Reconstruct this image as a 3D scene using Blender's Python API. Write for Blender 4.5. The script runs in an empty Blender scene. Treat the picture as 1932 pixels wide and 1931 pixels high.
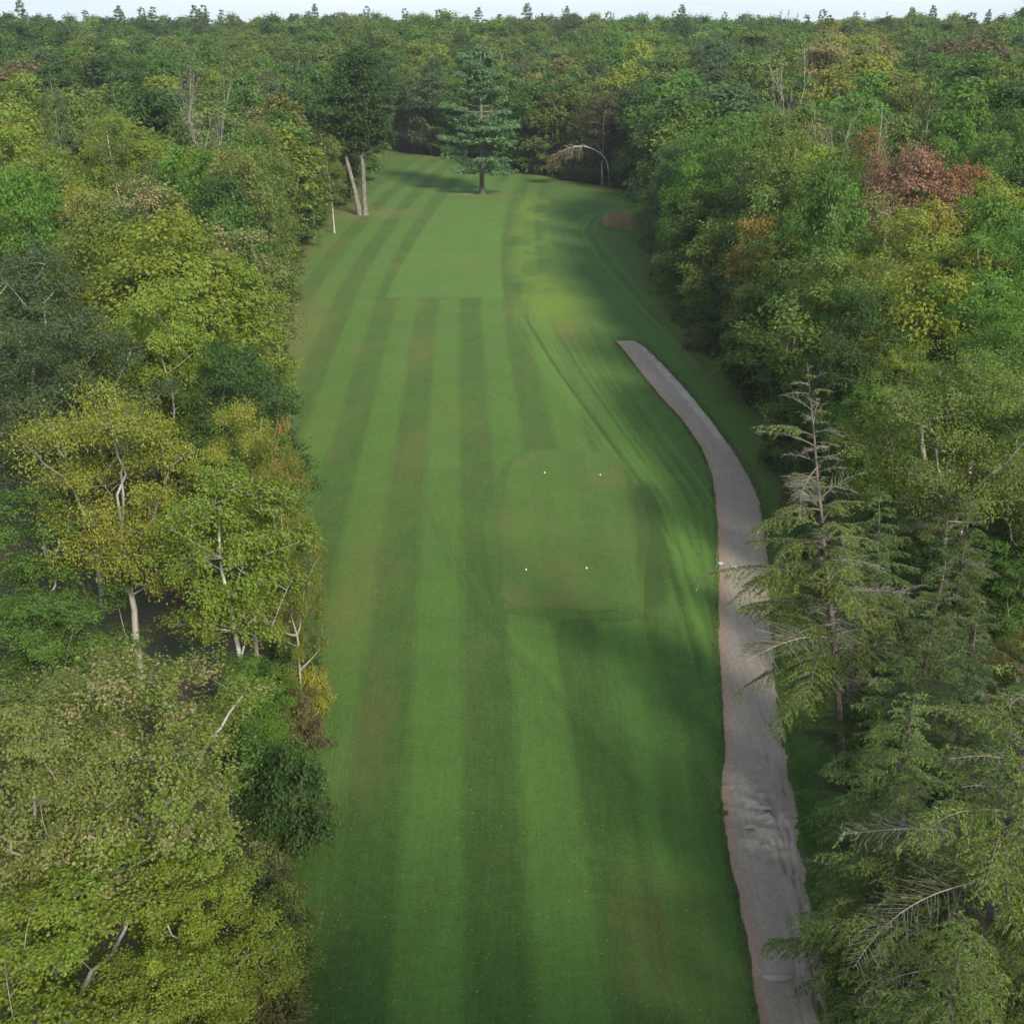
import bpy, math, random
import numpy as np

# ------------------------------------------------------------------ camera, sky, sun, exposure
SC = bpy.context.scene
COL = SC.collection
CAM_H = 30.0
PITCH = math.radians(21.9)
FPX, CX, CY = 2289.0, 965.5, 965.5          # focal length and centre in units of a 1931-unit wide frame
cam_d = bpy.data.cameras.new("camera")
cam = bpy.data.objects.new("camera", cam_d)
COL.objects.link(cam)
cam.location = (0, 0, CAM_H)
cam.rotation_euler = (math.radians(90) - PITCH, 0, 0)
cam_d.sensor_fit = 'HORIZONTAL'
cam_d.sensor_width = 36.0
cam_d.lens = 36.0 * FPX / 1931.0
cam_d.clip_start = 0.5
cam_d.clip_end = 9000
SC.camera = cam

SUN_EL = math.radians(31)
SUN_AZ = math.radians(153)                  # clockwise from +Y: behind the camera, over its right shoulder
world = bpy.data.worlds.new("World")
SC.world = world
world.use_nodes = True
wn = world.node_tree
wn.nodes.clear()
w_out = wn.nodes.new('ShaderNodeOutputWorld')
w_bg = wn.nodes.new('ShaderNodeBackground')
w_sky = wn.nodes.new('ShaderNodeTexSky')
w_sky.sky_type = 'NISHITA'
w_sky.sun_disc = False
w_sky.sun_elevation = SUN_EL
w_sky.sun_rotation = SUN_AZ
w_sky.air_density = 1.0
w_sky.dust_density = 1.0
w_sky.ozone_density = 1.3
# thin streaks of high cloud over the whole sky
w_co = wn.nodes.new('ShaderNodeTexCoord')
w_map = wn.nodes.new('ShaderNodeMapping')
w_map.inputs['Scale'].default_value = (1.2, 1.2, 9.0)
w_noise = wn.nodes.new('ShaderNodeTexNoise')
w_noise.inputs['Scale'].default_value = 2.2
w_noise.inputs['Detail'].default_value = 6
w_ramp = wn.nodes.new('ShaderNodeValToRGB')
w_ramp.color_ramp.elements[0].position = 0.36
w_ramp.color_ramp.elements[0].color = (0.78, 0.78, 0.78, 1)
w_ramp.color_ramp.elements[1].position = 0.72
w_ramp.color_ramp.elements[1].color = (0.97, 0.97, 0.97, 1)
w_mix = wn.nodes.new('ShaderNodeMixRGB')
w_mix.inputs['Color2'].default_value = (2.35, 2.75, 3.1, 1)
wn.links.new(w_co.outputs['Generated'], w_map.inputs['Vector'])
wn.links.new(w_map.outputs['Vector'], w_noise.inputs['Vector'])
wn.links.new(w_noise.outputs['Fac'], w_ramp.inputs['Fac'])
wn.links.new(w_ramp.outputs['Color'], w_mix.inputs['Fac'])
wn.links.new(w_sky.outputs['Color'], w_mix.inputs['Color1'])
wn.links.new(w_mix.outputs['Color'], w_bg.inputs['Color'])
w_bg.inputs['Strength'].default_value = 0.15
wn.links.new(w_bg.outputs['Background'], w_out.inputs['Surface'])

sun_d = bpy.data.lights.new("sun", 'SUN')
sun_d.energy = 2.8
sun_d.angle = math.radians(9.0)
sun_d.color = (1.0, 0.93, 0.80)
sun = bpy.data.objects.new("sun", sun_d)
COL.objects.link(sun)
sun.location = (40, -80, 80)
sun.rotation_euler = (math.radians(90) - SUN_EL, 0, math.pi - SUN_AZ)

SC.view_settings.view_transform = 'Standard'
SC.view_settings.look = 'None'
SC.view_settings.gamma = 1.0
SC.view_settings.use_curve_mapping = False
SC.view_settings.exposure = 1.1
SC.render.engine = 'CYCLES'
SC.cycles.use_denoising = True
SC.cycles.max_bounces = 6
SC.cycles.diffuse_bounces = 4
SC.cycles.glossy_bounces = 2
SC.cycles.transmission_bounces = 4
SC.cycles.volume_bounces = 0
SC.cycles.caustics_reflective = False
SC.cycles.caustics_refractive = False

rnd = random.Random(7)
NPR = np.random.default_rng(7)

# ------------------------------------------------------------------ frame unit -> world helpers (layout survey of the site)
_c, _s = math.cos(PITCH), math.sin(PITCH)

def ray(px, py):
    a, b = (px - CX), (CY - py)
    return np.array([a, FPX * _c + b * _s, -FPX * _s + b * _c])

def ground_at(px, py, z=0.0):
    d = ray(px, py)
    t = (z - CAM_H) / d[2]
    return d[0] * t, d[1] * t

def to_px(x, y, z):
    zc = y * _c - (z - CAM_H) * _s
    up = y * _s + (z - CAM_H) * _c
    return CX + FPX * x / zc, CY - FPX * up / zc, FPX / zc

def smooth(a, b, x):
    t = np.clip((np.asarray(x, float) - a) / (b - a), 0, 1)
    return t * t * (3 - 2 * t)

# ------------------------------------------------------------------ value noise for shapes
_perm = np.random.default_rng(3).random((256, 256))

def vnoise(x, y):
    x = np.asarray(x, float); y = np.asarray(y, float)
    xi = np.floor(x).astype(int); yi = np.floor(y).astype(int)
    fx = x - xi; fy = y - yi
    fx = fx * fx * (3 - 2 * fx); fy = fy * fy * (3 - 2 * fy)
    g = lambda i, j: _perm[i % 256, j % 256]
    return ((g(xi, yi) * (1 - fx) + g(xi + 1, yi) * fx) * (1 - fy) +
            (g(xi, yi + 1) * (1 - fx) + g(xi + 1, yi + 1) * fx) * fy)

def fbm(x, y, o=3):
    v = 0; a = 0.5
    for i in range(o):
        v = v + a * vnoise(x * 2 ** i + 17 * i, y * 2 ** i + 31 * i)
        a *= 0.5
    return v / (1 - 0.5 ** o)

# ------------------------------------------------------------------ clearing outline
LEFT_PX = [(490, 2300), (520, 1990), (598, 1700), (603, 1500), (588, 1300), (560, 1100), (545, 950), (528, 820), (522, 740),
           (530, 650), (545, 560), (562, 500), (574, 462), (600, 438), (622, 412), (655, 380), (690, 330), (722, 287)]
RIGHT_PX = [(1720, 2300), (1680, 2100), (1660, 1931), (1630, 1750), (1600, 1600), (1570, 1450), (1530, 1250), (1495, 1050),
            (1462, 900), (1445, 815), (1400, 765), (1352, 722), (1312, 660), (1275, 600), (1248, 545), (1228, 500),
            (1222, 450), (1230, 405), (1225, 375), (1180, 362), (1110, 351), (1043, 339), (960, 324), (877, 303), (800, 296), (730, 288)]
LW = np.array([ground_at(*p) for p in LEFT_PX])
RW = np.array([ground_at(*p) for p in RIGHT_PX])
_o = np.argsort(RW[:, 1]); RW = RW[_o]
Y_END = float(LW[-1, 1])
LW = np.vstack([[LW[0, 0] - 1, -60], LW]); RW = np.vstack([[RW[0, 0] + 1, -60], RW])

def x_left(y): return np.interp(y, LW[:, 1], LW[:, 0])
def x_right(y): return np.interp(y, RW[:, 1], RW[:, 0])

def outside(x, y):
    """metres outside the clearing (negative inside)"""
    x = np.asarray(x, float); y = np.asarray(y, float)
    yy = np.minimum(y, Y_END)
    d = np.maximum(x_left(yy) - x, x - x_right(yy))
    return np.where(y > Y_END, np.maximum(d, np.minimum(y - Y_END, np.hypot(np.maximum(d, 0), y - Y_END))), d)

def terrain(x, y):
    x = np.asarray(x, float); y = np.asarray(y, float)
    o = outside(x, y)
    D = np.hypot(x, y)
    r = 5.5 * smooth(6, 70, o) * smooth(70, 200, D) + 5.5 * smooth(330, 480, D) * smooth(2, 60, o)
    return r + (0.8 + 5.0 * smooth(250, 420, D)) * smooth(10, 60, o) * (fbm(x / 60.0, y / 60.0) - 0.5)

def lawn_z(x, y):
    return 0.05 + 0.35 * fbm(np.asarray(x) / 22.0, np.asarray(y) / 30.0, 2)

# ------------------------------------------------------------------ mesh helpers
def mesh_from(name, V, F, attrs=None, mats=(), mat_idx=None, smooth_shade=False):
    V = np.ascontiguousarray(V, dtype=np.float32)
    F = np.ascontiguousarray(F, dtype=np.int32)
    k = F.shape[1]
    me = bpy.data.meshes.new(name)
    me.vertices.add(len(V)); me.vertices.foreach_set("co", V.ravel())
    me.loops.add(F.size); me.loops.foreach_set("vertex_index", F.ravel())
    me.polygons.add(len(F))
    me.polygons.foreach_set("loop_start", np.arange(0, F.size, k, dtype=np.int32))
    try:
        me.polygons.foreach_set("loop_total", np.full(len(F), k, dtype=np.int32))
    except Exception:
        pass
    for m in mats: me.materials.append(m)
    if mat_idx is not None:
        me.polygons.foreach_set("material_index", np.ascontiguousarray(mat_idx, dtype=np.int32))
    me.polygons.foreach_set("use_smooth", np.full(len(F), smooth_shade))
    for nm, (dom, val) in (attrs or {}).items():
        a = me.attributes.new(nm, 'FLOAT', dom)
        a.data.foreach_set("value", np.ascontiguousarray(val, dtype=np.float32))
    me.update(calc_edges=True)
    return me

def link(name, data, parent=None, loc=None):
    o = bpy.data.objects.new(name, data)
    COL.objects.link(o)
    if parent is not None: o.parent = parent
    if loc is not None: o.location = loc
    return o

def tag(o, label=None, cat=None, group=None, kind=None):
    if label: o["label"] = label
    if cat: o["category"] = cat
    if group: o["group"] = group
    if kind: o["kind"] = kind
    return o

def norm(a):
    return a / np.maximum(np.linalg.norm(a, axis=-1, keepdims=True), 1e-9)

class Tubes:
    """collects tapering tubes into one woody mesh"""
    def __init__(s): s.V = []; s.F = []; s.n = 0; s.A = []
    def add(s, pts, rad, sides=5, tone=0.5):
        pts = np.asarray(pts, float); rad = np.asarray(rad, float)
        n = len(pts)
        tg = norm(np.gradient(pts, axis=0))
        ref = np.where(np.abs(tg[:, 2:3]) > 0.85, np.array([[1.0, 0.1, 0]]), np.array([[0, 0, 1.0]]))
        ref = np.repeat(ref[:1], n, 0)
        u = norm(np.cross(tg, ref)); v = np.cross(tg, u)
        a = np.arange(sides) * 2 * math.pi / sides
        ring = (u[:, None, :] * np.cos(a)[None, :, None] + v[:, None, :] * np.sin(a)[None, :, None]) * rad[:, None, None] + pts[:, None, :]
        s.V.append(ring.reshape(-1, 3))
        i = np.arange(n - 1)[:, None] * sides; j = np.arange(sides)[None, :]; j2 = (j + 1) % sides
        f = np.stack([i + j, i + j2, i + sides + j2, i + sides + j], -1).reshape(-1, 4) + s.n
        s.F.append(f); s.n += n * sides
        s.A.append(np.full(len(f), tone))
    def mesh(s, name, mat):
        return mesh_from(name, np.vstack(s.V), np.vstack(s.F), {"tone": ('FACE', np.concatenate(s.A))}, [mat], None, True)

def bez(a, b, c, n=6):
    t = np.linspace(0, 1, n)[:, None]
    return (1 - t) ** 2 * np.asarray(a) + 2 * t * (1 - t) * np.asarray(b) + t * t * np.asarray(c)

def leaf_quads(C, nrm, along, L, W, fold=0.18):
    nrm = norm(nrm); along = norm(along - (along * nrm).sum(-1, keepdims=True) * nrm)
    side = np.cross(nrm, along)
    L = np.asarray(L)[:, None]; W = np.asarray(W)[:, None]
    b = C - along * L * 0.5; t = C + along * L * 0.5
    m = C - along * L * 0.06 + nrm * W * fold
    V = np.stack([b, m + side * W * 0.5, t, m - side * W * 0.5], 1).reshape(-1, 3)
    return V

def quad_mesh(name, V, attrs, mat):
    n = len(V) // 4
    F = np.arange(4 * n).reshape(-1, 4)
    return mesh_from(name, V, F, {k: ('FACE', v) for k, v in attrs.items()}, [mat])

# ------------------------------------------------------------------ materials
def new_mat(name):
    m = bpy.data.materials.new(name)
    m.use_nodes = True
    m.node_tree.nodes.clear()
    return m, m.node_tree

def N(nt, t, **kw):
    n = nt.nodes.new(t)
    for k, v in kw.items():
        if k.startswith('i_'):
            n.inputs[k[2:].replace('_', ' ')].default_value = v
        else:
            setattr(n, k, v)
    return n

def math_node(nt, op, a, b=None, clamp=False):
    n = nt.nodes.new('ShaderNodeMath'); n.operation = op; n.use_clamp = clamp
    for i, v in enumerate((a, b)):
        if v is None: continue
        if isinstance(v, (int, float)): n.inputs[i].default_value = v
        else: nt.links.new(v, n.inputs[i])
    return n.outputs[0]

def mixc(nt, fac, a, b, blend='MIX'):
    n = nt.nodes.new('ShaderNodeMixRGB'); n.blend_type = blend
    for i, v in zip(('Fac', 'Color1', 'Color2'), (fac, a, b)):
        if isinstance(v, (int, float)): n.inputs[i].default_value = v
        elif isinstance(v, tuple): n.inputs[i].default_value = (*v, 1) if len(v) == 3 else v
        else: nt.links.new(v, n.inputs[i])
    return n.outputs['Color']

def leaf_material(name, source, transl=0.42):
    """leaf colour comes from the tree (object colour) or from the wood's per-tree tint; leaves vary singly and by spray"""
    m, nt = new_mat(name)
    out = N(nt, 'ShaderNodeOutputMaterial')
    at_v = N(nt, 'ShaderNodeAttribute', attribute_name='var').outputs['Fac']
    at_s = N(nt, 'ShaderNodeAttribute', attribute_name='spray').outputs['Fac']
    if source == 'object':
        base = N(nt, 'ShaderNodeObjectInfo').outputs['Color']
        aut = N(nt, 'ShaderNodeAttribute', attribute_type='OBJECT', attribute_name='autumn').outputs['Color']
        turn = N(nt, 'ShaderNodeAttribute', attribute_type='OBJECT', attribute_name='turn').outputs['Fac']
    else:
        base = N(nt, 'ShaderNodeAttribute', attribute_type='INSTANCER', attribute_name='tint').outputs['Color']
        aut = N(nt, 'ShaderNodeAttribute', attribute_type='INSTANCER', attribute_name='autumn').outputs['Color']
        turn = N(nt, 'ShaderNodeAttribute', attribute_type='INSTANCER', attribute_name='turn').outputs['Fac']
    mixv = math_node(nt, 'ADD', math_node(nt, 'MULTIPLY', at_s, 0.72), math_node(nt, 'MULTIPLY', at_v, 0.28))
    fac = math_node(nt, 'ADD', math_node(nt, 'MULTIPLY', math_node(nt, 'SUBTRACT', math_node(nt, 'ADD', mixv, turn), 1.0), 4.0), 0.0, True)
    col = mixc(nt, fac, base, aut)
    hsv = N(nt, 'ShaderNodeHueSaturation')
    nt.links.new(col, hsv.inputs['Color'])
    nt.links.new(math_node(nt, 'ADD', math_node(nt, 'MULTIPLY', at_s, 0.05), 0.475), hsv.inputs['Hue'])
    nt.links.new(math_node(nt, 'ADD', math_node(nt, 'MULTIPLY', at_v, 0.5), 0.78), hsv.inputs['Value'])
    nt.links.new(math_node(nt, 'ADD', math_node(nt, 'MULTIPLY', at_v, -0.25), 1.08), hsv.inputs['Saturation'])
    p = N(nt, 'ShaderNodeBsdfPrincipled')
    p.inputs['Roughness'].default_value = 0.5
    p.inputs['Specular IOR Level'].default_value = 0.16
    nt.links.new(hsv.outputs['Color'], p.inputs['Base Color'])
    tr = N(nt, 'ShaderNodeBsdfTranslucent')
    nt.links.new(mixc(nt, 0.5, hsv.outputs['Color'], (1.1, 1.15, 0.6), 'MULTIPLY'), tr.inputs['Color'])
    mx = N(nt, 'ShaderNodeMixShader')
    mx.inputs[0].default_value = transl
    nt.links.new(p.outputs[0], mx.inputs[1]); nt.links.new(tr.outputs[0], mx.inputs[2])
    nt.links.new(mx.outputs[0], out.inputs['Surface'])
    return m

def bark_material(name, c1, c2, scale=6.0, stretch=0.25, marks=None):
    m, nt = new_mat(name)
    out = N(nt, 'ShaderNodeOutputMaterial')
    co = N(nt, 'ShaderNodeTexCoord')
    mp = N(nt, 'ShaderNodeMapping'); mp.inputs['Scale'].default_value = (1, 1, stretch)
    nt.links.new(co.outputs['Object'], mp.inputs['Vector'])
    no = N(nt, 'ShaderNodeTexNoise'); no.inputs['Scale'].default_value = scale; no.inputs['Detail'].default_value = 5
    nt.links.new(mp.outputs[0], no.inputs['Vector'])
    rp = N(nt, 'ShaderNodeValToRGB')
    rp.color_ramp.elements[0].position = 0.35; rp.color_ramp.elements[0].color = (*c1, 1)
    rp.color_ramp.elements[1].position = 0.68; rp.color_ramp.elements[1].color = (*c2, 1)
    nt.links.new(no.outputs['Fac'], rp.inputs['Fac'])
    col = rp.outputs['Color']
    tone = N(nt, 'ShaderNodeAttribute', attribute_name='tone').outputs['Fac']
    col = mixc(nt, 1.0, col, mixc(nt, tone, (0.36, 0.34, 0.31), (1.45, 1.45, 1.45)), 'MULTIPLY')
    if marks:
        mp2 = N(nt, 'ShaderNodeMapping'); mp2.inputs['Scale'].default_value = (1.2, 1.2, 7.0)
        nt.links.new(co.outputs['Object'], mp2.inputs['Vector'])
        n2 = N(nt, 'ShaderNodeTexNoise'); n2.inputs['Scale'].default_value = 1.6; n2.inputs['Detail'].default_value = 3
        nt.links.new(mp2.outputs[0], n2.inputs['Vector'])
        f = math_node(nt, 'MULTIPLY', math_node(nt, 'SUBTRACT', n2.outputs['Fac'], 0.58), 14.0, True)
        col = mixc(nt, f, col, marks)
    p = N(nt, 'ShaderNodeBsdfPrincipled'); p.inputs['Roughness'].default_value = 0.9
    nt.links.new(col, p.inputs['Base Color'])
    bp = N(nt, 'ShaderNodeBump'); bp.inputs['Strength'].default_value = 0.6; bp.inputs['Distance'].default_value = 0.04
    nt.links.new(no.outputs['Fac'], bp.inputs['Height']); nt.links.new(bp.outputs[0], p.inputs['Normal'])
    nt.links.new(p.outputs[0], out.inputs['Surface'])
    return m

M_LEAF = leaf_material("leaf_of_tree", 'object')
M_LEAF_FAR = leaf_material("leaf_of_wood", 'instancer')
M_NEEDLE = leaf_material("needle_of_tree", 'object', 0.15)
M_BARK = bark_material("grey_bark", (0.10, 0.085, 0.07), (0.26, 0.235, 0.20))
M_BARK_PALE = bark_material("pale_bark", (0.22, 0.20, 0.17), (0.42, 0.39, 0.35))
M_BARK_DARK = bark_material("brown_bark", (0.05, 0.04, 0.033), (0.15, 0.12, 0.10))
M_BIRCH = bark_material("birch_bark", (0.42, 0.40, 0.36), (0.66, 0.64, 0.60), marks=(0.06, 0.05, 0.045))
M_DEAD = bark_material("dead_wood", (0.13, 0.115, 0.098), (0.25, 0.23, 0.20))
M_TWIG = bark_material("dead_twig", (0.20, 0.17, 0.145), (0.36, 0.32, 0.28))

# ================================================================== THE SETTING
# ---- ground: one wide sheet, leaf litter and low green under the wood
def build_ground():
    ax = np.concatenate([-np.geomspace(3200, 130, 26), np.arange(-120, 121, 6.0), np.geomspace(130, 3200, 26)])
    ay = np.concatenate([-np.geomspace(3200, 60, 16), np.arange(-50, 561, 7.0), np.geomspace(580, 3200, 22)])
    X, Y = np.meshgrid(ax, ay)
    Z = terrain(X, Y) - 0.02
    V = np.stack([X, Y, Z], -1).reshape(-1, 3)
    nx, ny = len(ax), len(ay)
    i = (np.arange(ny - 1)[:, None] * nx + np.arange(nx - 1)[None, :]).ravel()
    F = np.stack([i, i + 1, i + nx + 1, i + nx], -1)
    m, nt = new_mat("forest_floor")
    out = N(nt, 'ShaderNodeOutputMaterial')
    co = N(nt, 'ShaderNodeTexCoord').outputs['Object']
    n1 = N(nt, 'ShaderNodeTexNoise'); n1.inputs['Scale'].default_value = 0.35; n1.inputs['Detail'].default_value = 8
    n2 = N(nt, 'ShaderNodeTexNoise'); n2.inputs['Scale'].default_value = 6.0; n2.inputs['Detail'].default_value = 6
    nt.links.new(co, n1.inputs['Vector']); nt.links.new(co, n2.inputs['Vector'])
    f = math_node(nt, 'MULTIPLY', math_node(nt, 'SUBTRACT', n1.outputs['Fac'], 0.44), 7.0, True)
    col = mixc(nt, f, (0.055, 0.038, 0.022), (0.030, 0.050, 0.014))
    col = mixc(nt, 0.7, col, n2.outputs['Color'], 'OVERLAY')
    p = N(nt, 'ShaderNodeBsdfPrincipled'); p.inputs['Roughness'].default_value = 0.95
    nt.links.new(col, p.inputs['Base Color'])
    bp = N(nt, 'ShaderNodeBump'); bp.inputs['Distance'].default_value = 0.15
    nt.links.new(n2.outputs['Fac'], bp.inputs['Height']); nt.links.new(bp.outputs[0], p.inputs['Normal'])
    nt.links.new(p.outputs[0], out.inputs['Surface'])
    o = link("ground", mesh_from("ground", V, F, None, [m], None, True))
    tag(o, "brown and green forest floor under the woods", "ground", kind="structure")
build_ground()

# ---- the path outline (left and right edge)
PATH_PX = [(648, 1160, 1196), (660, 1172, 1215), (700, 1204, 1256), (750, 1243, 1300), (800, 1288, 1340), (850, 1322, 1376),
           (900, 1342, 1408), (950, 1350, 1430), (1000, 1353, 1440), (1100, 1356, 1449), (1200, 1354, 1453), (1300, 1361, 1467),
           (1400, 1367, 1481), (1500, 1361, 1497), (1600, 1370, 1512), (1700, 1393, 1530), (1800, 1412, 1545), (1931, 1430, 1562),
           (2100, 1452, 1590), (2300, 1475, 1625)]
PL = np.array([ground_at(l, y) for y, l, r in PATH_PX])[::-1]
PR = np.array([ground_at(r, y) for y, l, r in PATH_PX])[::-1]

def path_edges(y):
    return np.interp(y, PL[:, 1], PL[:, 0]), np.interp(y, PR[:, 1], PR[:, 0])
PATH_Y0, PATH_Y1 = float(PL[0, 1]), float(PL[-1, 1])

# ---- tee box outline
TEE = np.array([ground_at(948, 1150), ground_at(1199, 1164), ground_at(1186, 985), ground_at(1172, 893), ground_at(1140, 868),
                ground_at(1060, 862), ground_at(985, 868), ground_at(960, 895), ground_at(950, 985)])
TEE_Y0, TEE_Y1 = TEE[:, 1].min(), TEE[:, 1].max()

def in_poly(x, y, poly):
    ins = np.zeros(np.shape(x), bool)
    j = len(poly) - 1
    for i in range(len(poly)):
        xi, yi = poly[i]; xj, yj = poly[j]
        ins ^= ((yi > y) != (yj > y)) & (x < (xj - xi) * (y - yi) / (yj - yi + 1e-12) + xi)
        j = i
    return ins

def dist_poly(x, y, poly, closed=True):
    d = np.full(np.shape(x), 1e9)
    n = len(poly)
    for i in range(n if closed else n - 1):
        ax, ay = poly[i]; bx, by = poly[(i + 1) % n]
        t = np.clip(((x - ax) * (bx - ax) + (y - ay) * (by - ay)) / ((bx - ax) ** 2 + (by - ay) ** 2 + 1e-12), 0, 1)
        d = np.minimum(d, np.hypot(x - ax - t * (bx - ax), y - ay - t * (by - ay)))
    return d

# ---- lawn: fairway, rough and mowing pattern
def mow_axis(y):
    """x of the mowing centre line: straight, then bending with the fairway"""
    a = (863 - CX) / FPX
    return 0.0 + a * y * 0.93 + 0.00042 * np.maximum(y - 122, 0) ** 2

def build_lawn():
    ys = [8.0]
    while ys[-1] < Y_END + 4: ys.append(ys[-1] + 0.22 + 0.0042 * ys[-1])
    ys = np.array(ys); nx = 350
    yy = np.minimum(ys, Y_END)
    s = np.linspace(0, 1, nx)
    xl = x_left(yy) - 3.0; xr = x_right(yy) + 3.0
    X = xl[:, None] + (xr - xl)[:, None] * s[None, :]
    Y = np.repeat(ys[:, None], nx, 1)
    edge = np.minimum(X - x_left(yy)[:, None], x_right(yy)[:, None] - X)
    ragged = edge + 1.6 * (fbm(X / 1.7, Y / 2.2) - 0.5)
    Z = lawn_z(X, Y) * smooth(-3, -0.5, edge) - 0.06 * smooth(0.5, -3, edge)
    # -- mowing stripes: 2.45 m gangs, alternately rolled towards and away
    ax0 = ground_at(868, 1000)[0] - mow_axis(ground_at(868, 1000)[1])
    u = (X - mow_axis(Y) - ax0) / 2.45
    u = u + 0.16 * (fbm(Y / 13.0, np.floor(u) * 7.3) - 0.5) + 0.05 * (vnoise(X * 3, Y * 1.5) - 0.5)
    ph = u - 2 * np.floor(u / 2)                              # 0..1 dark, 1..2 light
    soft = 0.12
    light = np.where(ph < 1, smooth(1 - soft, 1, ph) * 0.5 + (1 - smooth(0, soft, ph)) * 0.5,
                     1 - 0.5 * smooth(2 - soft, 2, ph) - 0.5 * (1 - smooth(1, 1 + soft, ph)))
    strength = 0.75 + 0.5 * (fbm(X / 6.0, Y / 18.0) - 0.5)
    stripe = (light - 0.5) * strength
    # stripes belong to the mown strip; they fade to rough at the sides
    lat = X - mow_axis(Y)
    ww = smooth(-19.5 - 0.02 * Y, -17.5 - 0.02 * Y, lat) * (1 - smooth(9.5, 12.5, lat))
    stripe = stripe * ww
    # the fairway proper begins with a straight cut edge and is one even pale sheet
    yF = ground_at(850, 566)[1]
    fl = smooth(-9.2, -8.9, lat - 0.02 * (Y - yF)) * (1 - smooth(4.6, 4.9, lat + 0.012 * (Y - yF)))
    fw = fl * smooth(yF - 0.5, yF + 0.4, Y) * (1 - smooth(232, 262, Y))
    stripe = stripe * (1 - 0.85 * fw)
    mow = 0.42 + 0.54 * stripe + 0.30 * fw
    rightrough = smooth(4.9, 7.0, lat) * smooth(yF - 4, yF + 10, Y)
    mow = mow - 0.16 * rightrough
    # thin cut line where the fairway begins and along its flank
    mow = mow - 0.22 * np.exp(-((Y - yF) / 0.5) ** 2) * (np.abs(lat + 2) < 9)
    # -- wheel tracks and curved mower passes by the path
    tr = np.zeros_like(X)
    g = np.random.default_rng(11)
    def track(pxs, w, amp):
        P = np.array([ground_at(*q) for q in pxs])
        t = np.linspace(0, 1, 60)
        k = np.linspace(0, 1, len(P))
        C = np.stack([np.interp(t, k, P[:, 0]), np.interp(t, k, P[:, 1])], -1)
        for _ in range(4): C[1:-1] = (C[:-2] + 2 * C[1:-1] + C[2:]) / 4
        sel = (Y > C[:, 1].min() - 2) & (Y < C[:, 1].max() + 2)
        idx = np.where(sel)
        d = dist_poly(X[idx], Y[idx], C, False)
        tr[idx] += 0.8 * amp * np.exp(-(d / w) ** 2)
    for i in range(110):                                      # sweeping arcs up past the head of the path
        o = g.uniform(-80, 75); k = g.uniform(0.4, 1.5)
        track([(1350 + o * 0.5, 1150 + g.uniform(-120, 150)), (1290 + o, 960 + g.uniform(-20, 20)), (1190 + o, 820),
               (1110 + o * 1.1, 700), (1060 + o * 1.2, 610), (1020 + o * k, 560)], g.uniform(0.07, 0.15), g.choice([-1, 1, 1]) * g.uniform(0.08, 0.24))
    for i in range(46):                                       # passes curling round the far bend
        o = g.uniform(-40, 50)
        track([(1300 + o, 700), (1200 + o, 590), (1120 + o, 500), (1085 + o * 0.8, 440), (1110 + o * 0.4, 408 + o * 0.1), (1220, 385 + o * 0.25)],
              g.uniform(0.10, 0.2), g.choice([-1, 1, 1]) * g.uniform(0.07, 0.2))
    for i in range(5):                                        # two broad dark turning strips
        track([(1240, 372 + i * 8), (1150, 380 + i * 9), (1090, 398 + i * 10), (1080, 425 + i * 12)], 0.8, -0.10 if i % 2 else 0.05)
    for i in range(9):                                        # crossing tracks before the tee
        o = g.uniform(-110, 150)
        track([(860 + o, 960), (905 + o, 1080), (985 + o, 1200), (1120 + o, 1350), (1280 + o, 1520)], g.uniform(0.08, 0.16), g.choice([-1, 1, 1]) * g.uniform(0.06, 0.16))
    for i in range(2):
        track([(985 - 30 * i, 820), (930 - 12 * i, 930), (912 - 6 * i, 1060), (935, 1180), (1010 + 40 * i, 1320)], 0.12, -0.09)
    for i in range(14):                                       # long faint lines up the near ground
        x0 = g.uniform(1150, 1340)
        track([(x0 + 60, 1900), (x0 + g.uniform(0, 30), 1550), (x0 - 25, 1250), (x0 - 30, 1100)], g.uniform(0.12, 0.3), g.uniform(0.03, 0.13))
    for i in range(26):                                       # cart wheels crossing the start of the fairway
        x0 = g.uniform(700, 1040); y0 = g.uniform(545, 640)
        track([(x0, y0), (x0 + g.uniform(60, 160), y0 + g.uniform(-6, 10)), (x0 + g.uniform(200, 300), y0 + g.uniform(-10, 50))], 0.14, g.uniform(0.03, 0.1))
    mow = mow + tr
    # -- darker grass on the bank beside the tee
    bank = np.exp(-(dist_poly(X, Y, np.array([ground_at(1212, 930), ground_at(1224, 1040), ground_at(1216, 1130)]), False) / 1.0) ** 2)
    mow = mow - 0.9 * bank
    # -- dry, thin turf: at trunks, along the wood, in patches
    dry = 0.3 * smooth(0.50, 0.80, fbm(X / 2.2, Y / 5.0, 4)) * (light < 0.5) * ww + 0.28 * smooth(0.56, 0.8, fbm(X / 5.0, Y / 9.0, 4)) * ww
    for (px, py, rx, ry, a) in [(905, 372, 4.0, 2.6, 1.0), (965, 374, 5, 3, 0.6), (700, 405, 6.5, 5, 1.1), (640, 405, 6, 8, 1.0), (600, 470, 3, 9, 0.5), (545, 650, 3, 14, 0.8),
                                (575, 600, 3, 16, 0.55), (690, 1050, 1.4, 9, 0.5), (650, 1180, 1.6, 5, 0.6), (790, 660, 1.5, 9, 0.5), (780, 860, 1.2, 6, 0.5), (1070, 620, 2.2, 8, 0.7),
                                (1000, 570, 3, 4, 0.35), (690, 1420, 1.2, 5, 0.35), (820, 300, 9, 4, 0.8), (1130, 357, 6, 4, 0.6)]:
        cx, cy = ground_at(px, py)
        dry += a * np.exp(-((X - cx) / rx) ** 2 - ((Y - cy) / ry) ** 2) * (0.5 + 0.9 * fbm(X / 1.5, Y / 2.5))
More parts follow.
